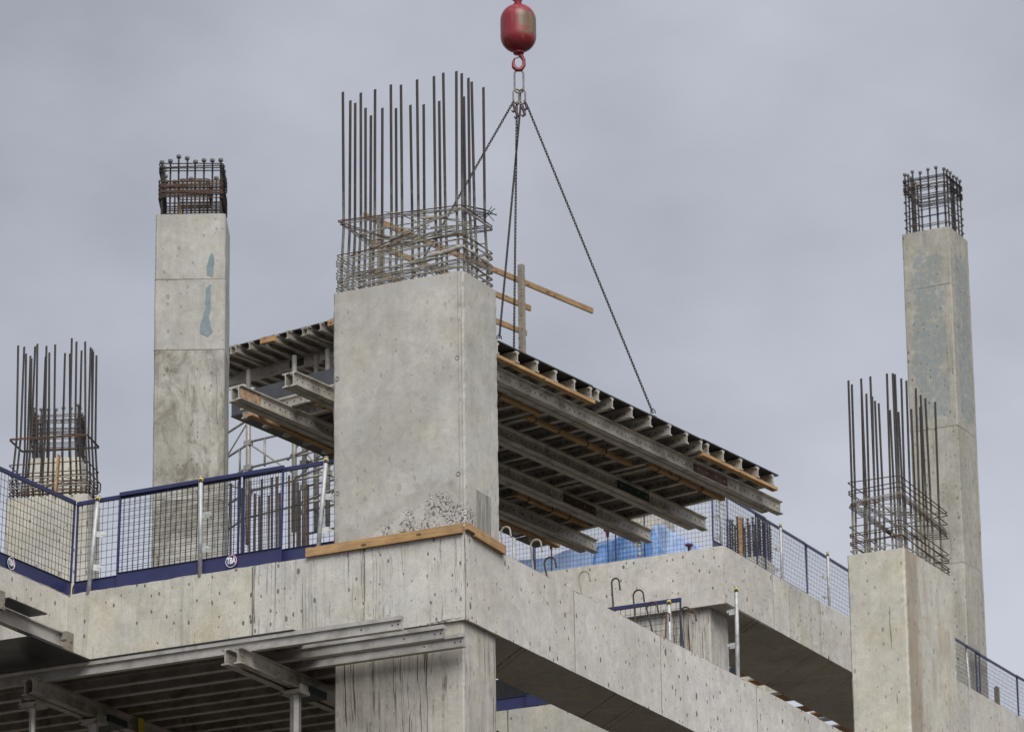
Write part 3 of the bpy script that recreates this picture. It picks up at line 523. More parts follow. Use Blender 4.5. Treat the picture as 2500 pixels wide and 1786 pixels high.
headed_column('distant concrete column with a bar cage, seen through the far left starter bars', (-27.6, 34.9, 0), R(24), 1.2, 1.2, -17.6, 14.5, 15.65, 7, 5, 'concrete_far', [9.0, 12.0], [14.7, 14.8, 15.05, 15.1, 15.2, 15.3, 15.35, 15.4, 15.45, 15.5], 0.02)
rcg = headed_column('distant concrete column top with a dense cage of headed bars behind the right fence', (-26.9, 70.55, 0), R(2), 1.15, 1.15, -17.6, 20.95, 22.15, 7, 6, 'concrete_far', [18.0], [21.15 + .085 * k for k in range(11)], 0.026)
obj('timber_post', MB().bar((-.62, .05, 20.9), (-.62, .05, 22.2), .10, .10), 'timber', rcg)
bu = thing('concrete_column', 'drip streaked column under the rear upper beam behind the single fence post', 'column', (-10.71, 30.95, -17.6))
obj('shaft', rough_box(-1.9, 0, 0, .88, 0, 25.44, 0.25, .002, .01, .02), 'concrete_lower', bu)
bc = thing('concrete_column', 'pale concrete column behind the fence mesh, blue tarpaulin across its foot', 'column', (-18.4, 45.5, -17.6), R(8))
obj('shaft', rough_box(-1.0, 0, 0, 1.0, 0, 33.4, .3, .002, .01, .02), 'concrete_far', bc)
sc = thing('starter_bars', 'dense row of rusty starter bars behind the left fence beside the central column', 'rebar', (-5.4, 4.6, -.5))
obj('plinth', rough_box(-.75, .75, -.3, .5, -.3, .5, .2), 'concrete_pale', sc)
for i, (x, zt) in enumerate(((-6.03, 2.77), (-5.91, 2.79), (-5.86, 2.68), (-5.73, 2.76), (-5.65, 2.57), (-5.58, 2.52), (-5.54, 2.76), (-5.43, 2.51), (-5.38, 2.76), (-5.30, 2.76), (-5.26, 2.52), (-5.11, 2.75), (-5.03, 2.68), (-4.97, 2.63), (-4.94, 2.51), (-4.85, 2.55), (-4.81, 2.53))):
    obj('rebar', rib_bar([(x, 4.6 + .012 * (i % 3), 0), (x + .01, 4.6, zt - .03)], .0155), 'tie_rust' if i % 2 else 'rebar', sc, world=True)
for z0_ in (.6, 1.0): obj('rebar_tie', hoop(-6.06, -4.78, 4.56, 5.1, z0_, z0_, z0_, z0_, .007), 'tie_rust', sc, world=True)

# ---- timber battens at the foot of the main column
def plank(label, p, q, wx, wz, mat='timber', group=None):
    P = Vector(p); Q = Vector(q); d = Q - P; o = obj('timber_batten', MB().box(0, d.length, -wx / 2, wx / 2, -wz / 2, wz / 2), mat)
    o.location = P; o.rotation_euler = d.to_track_quat('X', 'Z').to_euler(); tag(o, label, 'timber', group); return o
plank('long timber batten along the left foot of the central column', (-2.21, -.045, .055), (-.02, -.045, .06), .05, .115)
plank('short timber batten along the right foot of the central column', (.03, .16, .06), (.03, .985, .03), .05, .115)
plank('little timber offcut between the two battens at the column corner', (.028, -.03, .085), (.03, .155, .075), .05, .08)

# ------------------------------------------------------------------ edge protection
PAN = {}
def panel_meshes(L, H=1.27):
    k = round(L, 2)
    if k in PAN: return PAN[k]
    rail = MB().box(0, L, -.014, .014, H - .055, H); rail.box(0, L, -.03, -.014, H - .055, H - .05)
    toe = MB().box(0, L, -.004, .004, 0, .19); toe.box(0, L, -.02, -.004, .185, .19)
    bar = MB().box(0, .022, -.011, .011, .19, H - .055)
    wires = MB(); n = int(L / .078)
    for i in range(1, n): x = L * i / n; wires.box(x - .0023, x + .0023, -.0023, .0023, .14, H - .05)
    for j in range(1, 11): z = .17 + (H - .22) * j / 11; wires.box(0, L, .0023, .0069, z - .0023, z + .0023)
    PAN[k] = (mesh('top_rail', rail, 'blue_paint'), mesh('toe_board', toe, 'blue_paint'), mesh('end_bar', bar, 'blue_paint'), mesh('wire_mesh', wires, 'wire')); return PAN[k]
def badge(parent, x, z, r=.078, y=-.024):
    b = put('round_badge', mesh('round_badge', MB().disc((0, 0, 0), (0, -1, 0), r, .002, 28), 'blue_paint'), parent, (x, y + .004, z))
    ring = [(r * math.cos(R(a)), -.003, r * math.sin(R(a))) for a in range(0, 360, 12)]
    obj('badge_ring', MB().tube(ring, .0035, 5, closed=True), 'white_paint', b)
    ring2 = [((r + .006) * math.cos(R(a)), -.003, (r + .006) * math.sin(R(a))) for a in range(-60, 110, 10)]
    obj('badge_ring', MB().tube(ring2, .003, 5), 'ring_red', b)
    c = bpy.data.curves.new('tba', 'FONT'); c.body = 'TBA'; c.size = r * 1.08; c.align_x = 'CENTER'; c.align_y = 'CENTER'; c.extrude = .001; c.offset = .0022; c.space_character = .92
    to = bpy.data.objects.new('tba_tmp', c); COL.objects.link(to); dg = bpy.context.evaluated_depsgraph_get(); me = bpy.data.meshes.new_from_object(to.evaluated_get(dg)); bpy.data.objects.remove(to)
    me.materials.clear(); me.materials.append(MATS['white_paint'])
    for v in me.vertices: v.co.y *= 1.35; v.co.x *= .86
    put('lettering', me, b, (0, -.004, .005), (R(90), 0, 0))
    return b
def fence(label, loc, rz, L, lean=0.0, sag=0.0, badge_x=None, H=1.27, group='blue mesh edge protection panels'):
    t = thing('mesh_fence', label, 'fence', loc, rz, group); t.rotation_euler = (lean + R(random.uniform(-.8, .8)), sag + R(random.uniform(-.45, .45)), rz + R(random.uniform(-.5, .5)))
    a, b, c, d = panel_meshes(L, H)
    put('top_rail', a, t); put('toe_board', b, t); put('end_bar', c, t); put('end_bar', c, t, (L - .022, 0, 0)); w_ = put('wire_mesh', d, t); w_['kind'] = 'stuff'
    if badge_x is not None: badge(t, badge_x, .10)
    return t
PM = None
def post(label, loc, tilt=(0, 0), H=1.31, brackets=((.62, 200), (.28, 200)), group='galvanised fence posts'):
    global PM
    t = thing('fence_post', label, 'post', loc, 0, group); t.rotation_euler = (tilt[0], tilt[1], 0)
    if PM is None:
        br = MB().box(.02, .115, -.003, .003, -.045, .035).box(.075, .15, -.006, .0, -.012, .025)
        PM = (mesh('tube', MB().tube([(0, 0, 0), (0, 0, 1.0)], .029, 12), 'galvanised', True), mesh('label_band', MB().lathe([(.031, 0), (.0315, .0), (.0315, .055), (.031, .055)], 12), 'yellow', True),
              mesh('bracket', br, 'galvanised'), mesh('cap', MB().lathe([(0, .018), (.03, .014), (.032, 0), (.0, 0)], 12), 'galvanised', True), mesh('label_mark', MB().box(-.022, .022, -.0345, -.031, .012, .042), 'black_label'),
              mesh('label_edge', MB().lathe([(.0316, 0), (.0322, .001), (.0322, .012), (.0316, .013)], 12), 'black_label'))
    p = put('tube', PM[0], t); p.scale = (1, 1, H); put('cap', PM[3], t, (0, 0, H))
    b = put('label_band', PM[1], t, (0, 0, H - .07)); put('label_mark', PM[4], b, None, (0, 0, R(25))); put('label_edge', PM[5], b)
    for z, a in brackets: put('bracket', PM[2], t, (0, 0, H * z), (0, 0, R(a)))
    return t
fence('blue mesh fence panel meeting the far left panel in the beam corner', (-5.69, .085, .0), 0, 2.42, R(-3), R(-.5))
fence('blue mesh fence panel with the round badge, left of the central column', (-5.03, .045, .02), 0, 2.42, R(-2), R(-.3), 1.70)
fence('blue mesh fence panel running behind the central column', (-3.23, .12, .01), 0, 2.42, R(-2), R(-.3))
fence('blue mesh fence panel at the far left edge with a badge cut by the frame', (-5.77, -2.31, .0), R(90), 2.42, R(3), 0, 1.0)
post('leaning galvanised post in front of the first mesh panel', (-5.42, -.0, -.03), (R(-3), R(3.5)), brackets=((.62, 30), (.28, 30)))
post('upright galvanised post in the middle of the left fence', (-3.77, .0, -.03), (0, 0), brackets=((.62, 10), (.28, 10)))
post('leaning galvanised post beside the left edge of the central column', (-2.09, .02, -.02), (R(-2), R(4.5)), brackets=((.62, 20), (.28, 20)))
# cross fence on the inner beam
fence('blue mesh fence corner poking up behind the long sloping beam', (-3.34, 8.25, .03), 0, 2.42, 0, 0)
fence('blue mesh fence panel glimpsed beneath the long sloping beam', (-5.6, 8.3, .02), 0, 2.42, 0, 0)
post('galvanised post on the inner fence corner behind the long beam', (-1.07, 8.2, -.05), (0, 0), brackets=())
post('lone galvanised post with two brackets on the long sloping beam', (-.2, 8.53, -.02), (0, R(.5)), 1.42, ((.76, 182), (.42, 182)))
uo = thing('ply_upstand', 'dark plywood upstand behind the inner fence, glimpsed below the long beam', 'formwork', (-4.4, 8.75, 0)); obj('board', MB().box(-1.9, 1.3, 0, .02, .0, .62), 'film_ply', uo); obj('board', MB().box(-1.9, 1.3, 0, .02, .64, 1.0), 'film_ply', uo)
for x_ in (-1.4, -.4, .6): obj('brace', MB().bar((x_, .03, .9), (x_, .34, .02), .06, .06), 'timber', uo)
# rear fences
for i, (x, lab) in enumerate(((-17.2, 'rear mesh fence panel showing beside the central column under the table'), (-14.75, 'rear mesh fence panel in front of the light blue tarpaulin'), (-12.95, 'rear mesh fence panel ending at the rear beam corner'))):
    fence(lab, (x, 31.45 + .03 * (i % 2), 9.0), 0, 2.45, 0, 0, group='blue mesh panels on the rear beams')
ylist = (30.93, 33.0, 35.55, 38.1, 40.6, 42.9, 45.35, 47.8)
labs = ('rear fence panel at the beam corner with the bar cage behind it', 'rear fence panel with a small badge right of the bar cage', 'rear fence panel cut off by the right foreground column', 'rear fence panel hidden behind the right foreground column', 'rear fence panel just behind the right column edge', 'rear fence panel at the foot of the tall slender column', 'far right fence panel next to the short stake', 'last fence panel running out of the right frame edge')
for i, (y, lab) in enumerate(zip(ylist, labs)):
    if i in (3,): continue
    fence(lab, ((-10.60 if i < 4 else -10.78) + .03 * (i % 2), y, 8.99), R(90), 2.55, 0, 0, (.75 if i == 0 else (1.0 if i == 1 else None)), group='blue mesh panels on the rear beams')
for (y, x, lab, tl_) in ((31.4, -10.62, 'rear corner post behind the end of the hanging table', (0, 0)), (34.1, -10.52, 'rear galvanised post between the corner and the right column', (0, 0)), (36.5, -10.52, 'rear galvanised post nearest the right foreground column', (0, 0)), (44.75, -10.70, 'leaning galvanised post in front of the tall slender column', (0, R(-3)))):
    post(lab, (x, y, 8.95), tl_, 1.34, ((.62, 190), (.30, 190)), 'rear fence posts')
post('short galvanised post in front of the blue tarpaulin', (-12.43, 31.5, 8.95), (0, 0), .62, ((.9, 190),), 'rear fence posts'); post('galvanised post by the light tarpaulin next to the central column', (-15.07, 31.2, 8.95), (0, 0), 1.1, ((.9, 10),), 'rear fence posts')
obj_ = obj('timber_stake', MB().prism([(-.05, 0), (.05, 0), (.05, .82), (.0, .85), (-.05, .82)], (-10.95, 47.0, 9.0), (1, 0, 0), (0, 0, 1), (0, .08, 0)), 'timber_old'); tag(obj_, 'short weathered timber stake behind the far right fence', 'stake')

# ------------------------------------------------------------------ tarpaulins, capped bars
def tarp(label, top, y, zb, mat, depth=.5, seed=0):
    m = MB(); cols = []; n = len(top); N = 40; vs = []; fs = []; rows = 14
    for i in range(N + 1):
        f = i / N * (n - 1); k = min(int(f), n - 2); t = f - k; x = top[k][0] * (1 - t) + top[k + 1][0] * t; z = top[k][1] * (1 - t) + top[k + 1][1] * t
        for j in range(rows + 1):
            u = j / rows; zz = z + (zb - z) * u; bulge = -depth * u ** 1.5
            wv = noise.noise(Vector((x * 2.2 + seed, u * 1.2, seed))) * .14 + noise.noise(Vector((x * 6 + seed, u * 3, 2))) * .05
            vs.append((x + wv * .3, y + bulge + wv, zz))
    for i in range(N):
        for j in range(rows): a = i * (rows + 1) + j; b = a + rows + 1; fs.append((a, b, b + 1, a + 1))
    m.add(vs, fs); o = obj('tarpaulin', m, mat, None, True); sm = o.modifiers.new('thickness', 'SOLIDIFY'); sm.thickness = .006; tag(o, label, 'tarpaulin', 'blue tarpaulins'); return o
tarp('light blue tarpaulin spread behind the rear fence mesh', [(-17.4, 10.3), (-16.7, 10.35), (-15.76, 10.3), (-14.92, 10.42), (-13.98, 10.5)], 34, 9.0, 'tarp_light', .7, 1)
tarp('light blue tarpaulin sloping down to the right beside the rear corner', [(-13.3, 10.62), (-13.1, 10.64), (-12.88, 10.47), (-12.4, 10.15), (-11.9, 9.75)], 34, 9.0, 'tarp_light', .7, 5)
tarp('darker blue tarpaulin bunched behind the thick fence bar', [(-14.1, 10.05), (-13.5, 10.2), (-12.85, 10.28), (-12.68, 9.85), (-12.35, 9.5), (-12.1, 9.2)], 33.0, 8.95, 'tarp_blue', .4, 9)
for (x, z, lab) in ((-14.63, 9.95, 'red capped bar nearest the central column'), (-13.37, 10.03, 'red capped bar in the middle of the rear fence'), (-11.59, 9.47, 'red capped bar next to the rear beam corner')):
    t = thing('capped_rebar', lab, 'rebar', (x, 32.0, 8.9), 0, 'capped bars')
    obj('rebar', MB().tube([(0, 0, 0), (0, 0, z - 8.9)], .013, 6), 'rebar', t)
    obj('cap', MB().lathe([(0, 0.03), (.05, .03), (.085, .02), (.09, .005), (.075, -.005), (.034, -.03), (.03, -.12), (.0, -.12)], 14, (0, 0, z - 8.9)), 'cap_red', t, True)

# ------------------------------------------------------------------ aluminium formwork sections
def joist_prof(h=.165, w=.085):
    a = w / 2; return [(-a, 0), (a, 0), (a, .022), (a - .018, .022), (a - .018, .010), (.010, .012), (.010, h - .055), (.026, h - .035), (.026, h), (a, h), (a - .004, h + .001), (a - .004, h + .0012)][:10] + [(a, h), (-a, h)][0:0] + [(-.026, h), (-.026, h - .035), (-.010, h - .055), (-.010, .012), (-a + .018, .010), (-a + .018, .022), (-a, .022)]
def ibeam_prof(h=.2, w=.10, tw=.016):
    a = w / 2; b = tw / 2
    return [(-a, 0), (a, 0), (a, .016), (b + .012, .020), (b, .032), (b, h - .032), (b + .012, h - .020), (a, h - .016), (a, h), (-a, h), (-a, h - .016), (-b - .012, h - .020), (-b, h - .032), (-b, .032), (-b - .012, .020), (-a, .016)]
def holes(p0, d, n, pitch, nrm, r=.0075):
    m = MB(); p0 = Vector(p0); d = Vector(d)
    for i in range(n): m.disc(p0 + d * pitch * i, nrm, r, .0022, 6)
    return m
def alu_beam(parent, name, o, A, B, L, prof, mat, endmat=True):
    b = obj(name, MB().prism(prof, o, A, B, L), mat, parent); return b

# ---- hanging table (A)
Au, Av, An = Vector((0.9906, -0.1339, 0.0262)).normalized(), Vector((0.1345, 0.9907, -0.0218)), None
Av = (Av - Au * Av.dot(Au)).normalized(); An = Au.cross(Av)
AO = Vector((-1.212, 12.519, 4.226))
MA = Matrix(((Au.x, Av.x, An.x, AO.x), (Au.y, Av.y, An.y, AO.y), (Au.z, Av.z, An.z, AO.z), (0, 0, 0, 1)))
ta = thing('formwork_table', 'formwork table of aluminium beams hanging from crane chains behind the central column', 'formwork', mat=MA)
for (v0, v1, dz) in ((-7.30, -4.985, .012), (-4.98, -2.095, 0.0), (-2.09, -.0, .012)):
    for (u0, u1) in ((-4.78, -2.445), (-2.44, 0)):
        obj('ply_sheet', MB().box(u0, u1, v0 + (.17 if u0 < -4 and v0 < -7 else 0), v1, -.018 + dz, 0 + dz), 'film_ply', ta)
obj('ply_sheet', MB().box(-4.78, -4.45, .005, .55, -.03, -.012), 'film_ply', ta)
obj('stop_end', MB().box(-4.77, -2.3, -7.13, -7.108, .013, .33), 'film_ply_grey', ta)
for u_ in (-4.5, -3.7, -2.9): obj('stop_end_brace', MB().bar((u_, -7.09, .3), (u_, -6.75, .02), .045, .045), 'timber', ta)
JV = [-7.33, -6.86, -6.38, -5.90, -5.43, -5.03, -4.86, -4.48, -3.98, -3.49, -3.0, -2.54, -2.13, -1.95, -1.55, -1.06, -.60, -.15]
jp = joist_prof(); jL = MB().prism(jp, (-4.40, 0, -.185), (0, -1, 0), (0, 0, 1), (4.40, 0, 0)); jme = mesh('joist', jL, 'aluminium')
jn = mesh('timber_insert', MB().box(-4.42, .002, -.0245, .0245, -.056, -.021), 'ply_orange')
je = mesh('end_face', MB().prism([(a * 1.0, b) for a, b in jp], (0.0006, 0, -.185), (0, -1, 0), (0, 0, 1), (.0015, 0, 0)), 'aluminium_end')
lp = mesh('top_lip', MB().box(-4.42, 0, -.0425, -.026, -.050, -.0215).box(-4.42, 0, .026, .0425, -.050, -.0215), 'aluminium')
jh = mesh('web_holes', holes((-.12, -.0105, -.11), (-1, 0, 0), 36, .12, (0, -1, 0), .012), 'hole')
for v in JV:
    j = put('joist', jme, ta, (random.uniform(-.015, .015), v, 0)); put('timber_insert', jn, j); put('top_lip', lp, j); put('end_face', je, j); h = put('web_holes', jh, j); h['kind'] = 'stuff'
pp = ibeam_prof(.205, .11)
for i, (u, v0, v1) in enumerate(((-.35, -8.45, .58), (-.48, -8.5, .35), (-1.65, -8.5, .52), (-1.78, -8.47, .34), (-2.63, -8.49, .50), (-2.76, -8.5, .33), (-3.56, -8.52, .40), (-3.70, -8.5, .25))):
    b = obj('primary_beam', MB().prism(pp, (u, v0, -.395), (-1, 0, 0), (0, 0, 1), (0, v1 - v0, 0)), 'aluminium', ta)
    obj('beam_end', MB().prism(pp, (u, v0 - .002, -.395), (-1, 0, 0), (0, 0, 1), (0, .0015, 0)), 'aluminium_end', b)
    if i % 2 == 0:
        n = int((v1 - v0 - .1) / .122); obj('web_holes', holes((u + .0085, v0 + .08, -.29), (0, 1, 0), n, .122, (1, 0, 0), .0125), 'hole', b, stuff=True)
        bo = MB()
        for v in (v1 - .09, v1 - 2.7, v1 - 4.2, v1 - 6.2): bo.disc((u + .008, v, -.29), (1, 0, 0), .026, .012, 8)
        obj('bolts', bo, 'aluminium_end', b, stuff=True)
        va, vb, pm_ = (((-1.84, -.93, 'rust_plate'), (-1.9, -1.05, 'green_plate'), (-1.87, -1.02, 'rust_plate'), (-1.94, -1.05, 'aluminium')))[i // 2]
        sp = obj('splice_plate', MB().box(u + .0085, u + .021, va, vb, -.365, -.225), pm_, b)
        bo = MB()
        for k in range(4): bo.disc((u + .021, va + .09 + (vb - va - .18) * k / 3, -.295), (1, 0, 0), .021, .012, 8)
        obj('bolts', bo, 'link_steel', sp, stuff=True)
obj('rust_cover', MB().box(-3.549, -3.535, -8.5, -8.05, -.355, -.235), 'rust_cover', ta)
for (u, v0, v1, n_, wd) in ((-.055, -7.32, -4.93, -.215, .10), (-.055, -2.1, -.03, -.215, .10), (-.92, -7.4, -5.0, -.21, .085), (-1.12, -5.0, -2.35, -.21, .085), (-.92, -2.15, -.12, -.21, .085), (-3.22, -2.25, -.34, -.21, .085), (-4.16, -7.5, .25, -.20, .10), (-3.1, -7.3, -4.6, -.21, .085), (-2.2, -7.4, -4.9, -.21, .085)):
    o = obj('timber_rail', MB().box(0, v1 - v0, -wd / 2, wd / 2, -.024, .024), 'timber', ta); o.location = (u, v0, n_ - .002); o.rotation_euler = (0, 0, R(90))
    for k in range(int((v1 - v0) / .62)):
        if u > -.1 or u < -4: continue
        v = v0 + .2 + k * .6 + random.uniform(-.1, .1); e_ = wd / 2 + .004
        obj('strap', MB().tube([(u + e_, v, -.18), (u + e_, v + .01, n_ - .03), (u, v + .03, n_ - .036), (u - e_, v + .05, n_ - .03), (u - e_ - .02, v + .06, -.17)], .008, 5), 'strap', ta)
obj('clamps', (lambda m: [m.box(u - .09, u - .05, v - .03, v + .03, -.22, -.18) for u in (-.40, -1.70, -2.68, -3.6) for v in JV[::2]] and m)(MB()), 'aluminium', ta, stuff=True)
obj('beam_block', MB().box(-4.2, -3.9, -7.78, -7.70, -.02, -.14), 'timber', ta) if False else None

# ---- crane hook ball and chain sling
HK = Vector((-3.05, 7.73, 0))
hb = thing('crane_hook_ball', 'red scuffed crane headache ball hanging above the table', 'crane hook', (HK.x, HK.y, 10.05))
prof = [(0, -.372)] + [(.262 * math.sin(R(a)) * 1.0, -.13 - .242 * math.cos(R(a))) for a in range(8, 91, 8)] + [(.262, -.10), (.262, .10)] + [(.262 * math.cos(R(a)), .12 + .252 * math.sin(R(a))) for a in range(6, 89, 8)] + [(.07, .374), (0, .375)]
obj('ball', MB().lathe(prof, 32), 'ball_red', hb, True)
obj('collar', MB().lathe([(0, -.40), (.075, -.40), (.085, -.37), (.07, -.35)], 16), 'ball_red', hb, True)
def camx(u_, y_, z_): return Vector((.891 * u_ - .45 * y_, .454 * u_ + .89 * y_, z_))     # ornament turned to face the street side
hp = [(0.02, 0, -.38), (.035, 0, -.43), (.075, 0, -.50), (.075, 0, -.58), (.03, 0, -.645), (-.03, 0, -.645), (-.075, 0, -.60), (-.08, 0, -.53), (-.06, 0, -.47)]
obj('hook', MB().tube([camx(*p) for p in hp], .03, 10, radii=[.035, .034, .026, .028, .036, .036, .032, .022, .010]), 'ball_red', hb, True)
obj('hook_latch', MB().bar(camx(-.06, 0, -.47), camx(.045, 0, -.44), .012, .02), 'link_steel', hb)
obj('socket', MB().lathe([(.055, .36), (.055, .42), (.075, .46), (.075, .62), (.05, .70), (.0, .70)], 12), 'ball_red', hb, True)
obj('wire_rope', MB().tube([camx(-.03, 0, .6), camx(-.045, 0, 1.2), camx(-.04, 0, 14)], .016, 8), 'chain_steel', hb); obj('rope_clip', MB().box(-.09, -.03, -.04, .04, .46, .60), 'link_steel', hb)
sl = thing('chain_sling', 'four leg chain sling with a master link under the red ball', 'chain sling', (HK.x, HK.y, 8.90))
def link_ring(c, hw, hh, r, ax, n=10):
    c = Vector(c); ax = Vector(ax).normalized(); up = Vector((0, 0, 1)); pts = []
    for k in range(n): a = math.pi * k / (n - 1); pts.append(c + ax * hw * math.cos(a) + up * (hh - hw + hw * math.sin(a)))
    for k in range(n): a = math.pi + math.pi * k / (n - 1); pts.append(c + ax * hw * math.cos(a) + up * (-(hh - hw) + hw * math.sin(a)))
    return MB().tube(pts, r, 7, closed=True)
cx_ = camx(1, 0, 0)
obj('master_link', link_ring(camx(0, 0, .32), .065, .18, .014, cx_), 'link_steel', sl, True)
obj('sub_link', link_ring(camx(-.035, .02, .09), .058, .115, .013, camx(1, .5, 0)), 'link_steel', sl, True); obj('sub_link', link_ring(camx(.04, -.02, .07), .052, .115, .013, camx(1, -.5, 0)), 'link_steel', sl, True)
def chain(p, q):
    P, Q = Vector(p), Vector(q); d = (Q - P).normalized(); a = d.cross(Vector((.43, -.85, 0))).normalized(); b = d.cross(a); n = int((Q - P).length / .046); m = MB()
    base = [(.014 * math.cos(R(t)), (.017 if math.sin(R(t)) >= 0 else -.017) + .014 * math.sin(R(t))) for t in range(22, 360, 45)]
    for i in range(n):
        c = P + d * (.046 * (i + .5)); s_ = (a + b).normalized() if i % 2 else (a - b).normalized()
        m.tube([c + s_ * x + d * y for x, y in base], .0066, 5, closed=True)
    return m
def Aw(u, v, n_): return AO + Au * u + Av * v + An * n_
legs = [(Vector((-3.13, 7.71, 8.92)), Aw(-2.45, -7.3, .02)), (Vector((-3.04, 7.76, 8.90)), Aw(0.0, -7.29, .03)), (Vector((-3.09, 7.73, 8.90)), Aw(-2.45, -3.43, .02)), (Vector((-2.97, 7.82, 8.86)), Aw(0.0, -3.43, .03))]
for p, q in legs:
    c = obj('chain_leg', chain(p, q), 'chain_steel', sl, True, True, world=True)
    e_ = q - Vector((0, 0, .0)); obj('end_shackle', MB().tube([e_ + cx_ * .03, e_ + cx_ * .03 + Vector((0, 0, .04)), e_ + Vector((0, 0, .075)), e_ - cx_ * .03 + Vector((0, 0, .04)), e_ - cx_ * .03], .008, 6), 'chain_steel', sl, world=True)
for (u_, z_) in ((-.085, -.06), (.055, -.13), (.09, -.03), (-.05, -.16)):
    gh = [camx(u_, 0, z_ + .07), camx(u_ - .012, 0, z_ + .03), camx(u_ + .012, 0, z_ - .02), camx(u_ + .02, 0, z_ - .07), camx(u_ - .005, 0, z_ - .095), camx(u_ - .03, 0, z_ - .07)]
    obj('grab_hook', MB().tube(gh, .018, 7, radii=[.014, .02, .022, .022, .018, .01]), 'grab_red', sl, True)

# ---- rear standing table (B)
BO = Vector((-14.81, 25.20, 12.96)); bz = R(-10.45)
tb = thing('formwork_table', 'rear formwork table on a shoring tower left of the central column, with timber guard rails', 'formwork', BO, bz)
for (u0, u1) in ((-4.75, -3.005), (-3.0, 0)): obj('ply_sheet', MB().box(u0, u1, 0, 9.0, -.02, 0), 'film_ply', tb)
uj = -.12
jb = mesh('joist', MB().prism(jp, (0, -.06, -.187), (1, 0, 0), (0, 0, 1), (0, 9.0, 0)), 'aluminium'); jb2 = mesh('top_lip', MB().box(-.0425, -.026, -.06, 8.9, -.05, -.0215).box(.026, .0425, -.06, 8.9, -.05, -.0215), 'aluminium')
us = []
while uj > -4.7: us.append(uj); uj -= (.33 if len(us) % 6 else .14)
for u_ in us: j = put('joist', jb, tb, (u_, random.uniform(-.05, .03), 0)); put('top_lip', jb2, j)
for (v, z_) in ((.95, -.40), (2.9, -.40), (5.5, -.40), (7.8, -.40)): obj('primary_beam', MB().prism(ibeam_prof(.21, .12), (-4.7, v, z_), (0, 1, 0), (0, 0, 1), (4.7, 0, 0)), 'aluminium', tb)
obj('splice_plate', MB().box(-3.05, -2.7, .928, .941, -.375, -.215), 'green_plate', tb)
for (a, b_) in ((-2.9, -2.55), (-1.2, -.4)): obj('timber_block', MB().box(a, b_, -.14, -.06, -.17, -.05), 'timber', tb)
obj('support_post', MB().box(-2.05, -1.92, .88, 1.01, -.98, -.40), 'aluminium', tb); obj('post_head', MB().box(-2.22, -1.78, .85, 1.04, -.40, -.30), 'aluminium', tb); obj('header_beam', MB().prism(ibeam_prof(.2, .1), (-1.9, .9, -1.1), (0, 1, 0), (0, 0, 1), (3.2, 0, 0)), 'aluminium_bright', tb)
for (v, z1) in ((.0, 1.85), (4.45, 2.07)): obj('rail_post', MB().box(-.09, .02, v, v + .10, -.3, z1), 'timber_old', tb)
for (z_, v0, v1) in ((1.78, -.35, 7.0), (1.28, -.2, 4.9), (.72, -.2, 4.75)):
    o = obj('guard_rail', MB().box(0, v1 - v0, -.022, .022, -.055, .055), 'timber_pale', tb); o.location = (-.12, v0, z_); o.rotation_euler = (0, 0, R(90))
# shoring tower beneath it
tw = thing('shoring_tower', 'braced aluminium shoring tower standing behind the left fence beneath the rear table', 'scaffold', (-18.31, 26.23, 9.0), bz)
legs_ = ((0, 0), (2.0, 0), (.0, 1.7), (2.0, 1.7), (1.25, -.1), (1.55, .2))
for i, (x, y) in enumerate(legs_): obj('tower_leg', MB().tube([(x, y, 0), (x, y, 3.55)], .05, 10), 'scaffold_steel', tw, True)
for z_ in (.55, 1.05, 1.55, 2.05, 2.55):
    for (p, q) in (((0, 0), (2.0, 0)), ((0, 0), (-1.9, .9)), ((0, 1.7), (2.0, 1.7)), ((2.0, 0), (2.0, 1.7)), ((1.25, -.1), (2.9, -.5))): obj('ledger', MB().tube([(*p, z_ + random.uniform(-.03, .03)), (*q, z_)], .024, 8), 'scaffold_steel', tw, True)
for (p, q) in (((0, 0, 2.05), (1.3, 0, 1.1)), ((0, 0, 1.05), (-1.9, .9, 2.0)), ((2, 0, 2.5), (1.0, 0, 1.5)), ((0, 0, 2.5), (-1.9, .9, 1.6)), ((2.0, 1.7, 2.4), (.6, 1.7, 1.2)), ((1.25, 0, 1.1), (2.3, .3, 2.0)), ((2.0, 0, .9), (1.2, 0, 1.9))): obj('brace', MB().tube([p, q], .017, 6), 'scaffold_steel', tw, True)
for (x, y) in ((-.35, .16), (.42, 0), (1.5, .0), (1.75, .0)): obj('ledger_post', MB().tube([(x, y, 1.5), (x, y, 2.05)], .022, 6), 'scaffold_steel', tw, True)
obj('couplers', (lambda m: [m.box(x - .08, x + .08, y - .05, y + .05, z_ - .05, z_ + .05) for (x, y) in legs_[:4] for z_ in (1.05, 1.55, 2.05, 2.55)] and m)(MB()), 'scaffold_steel', tw, stuff=True)

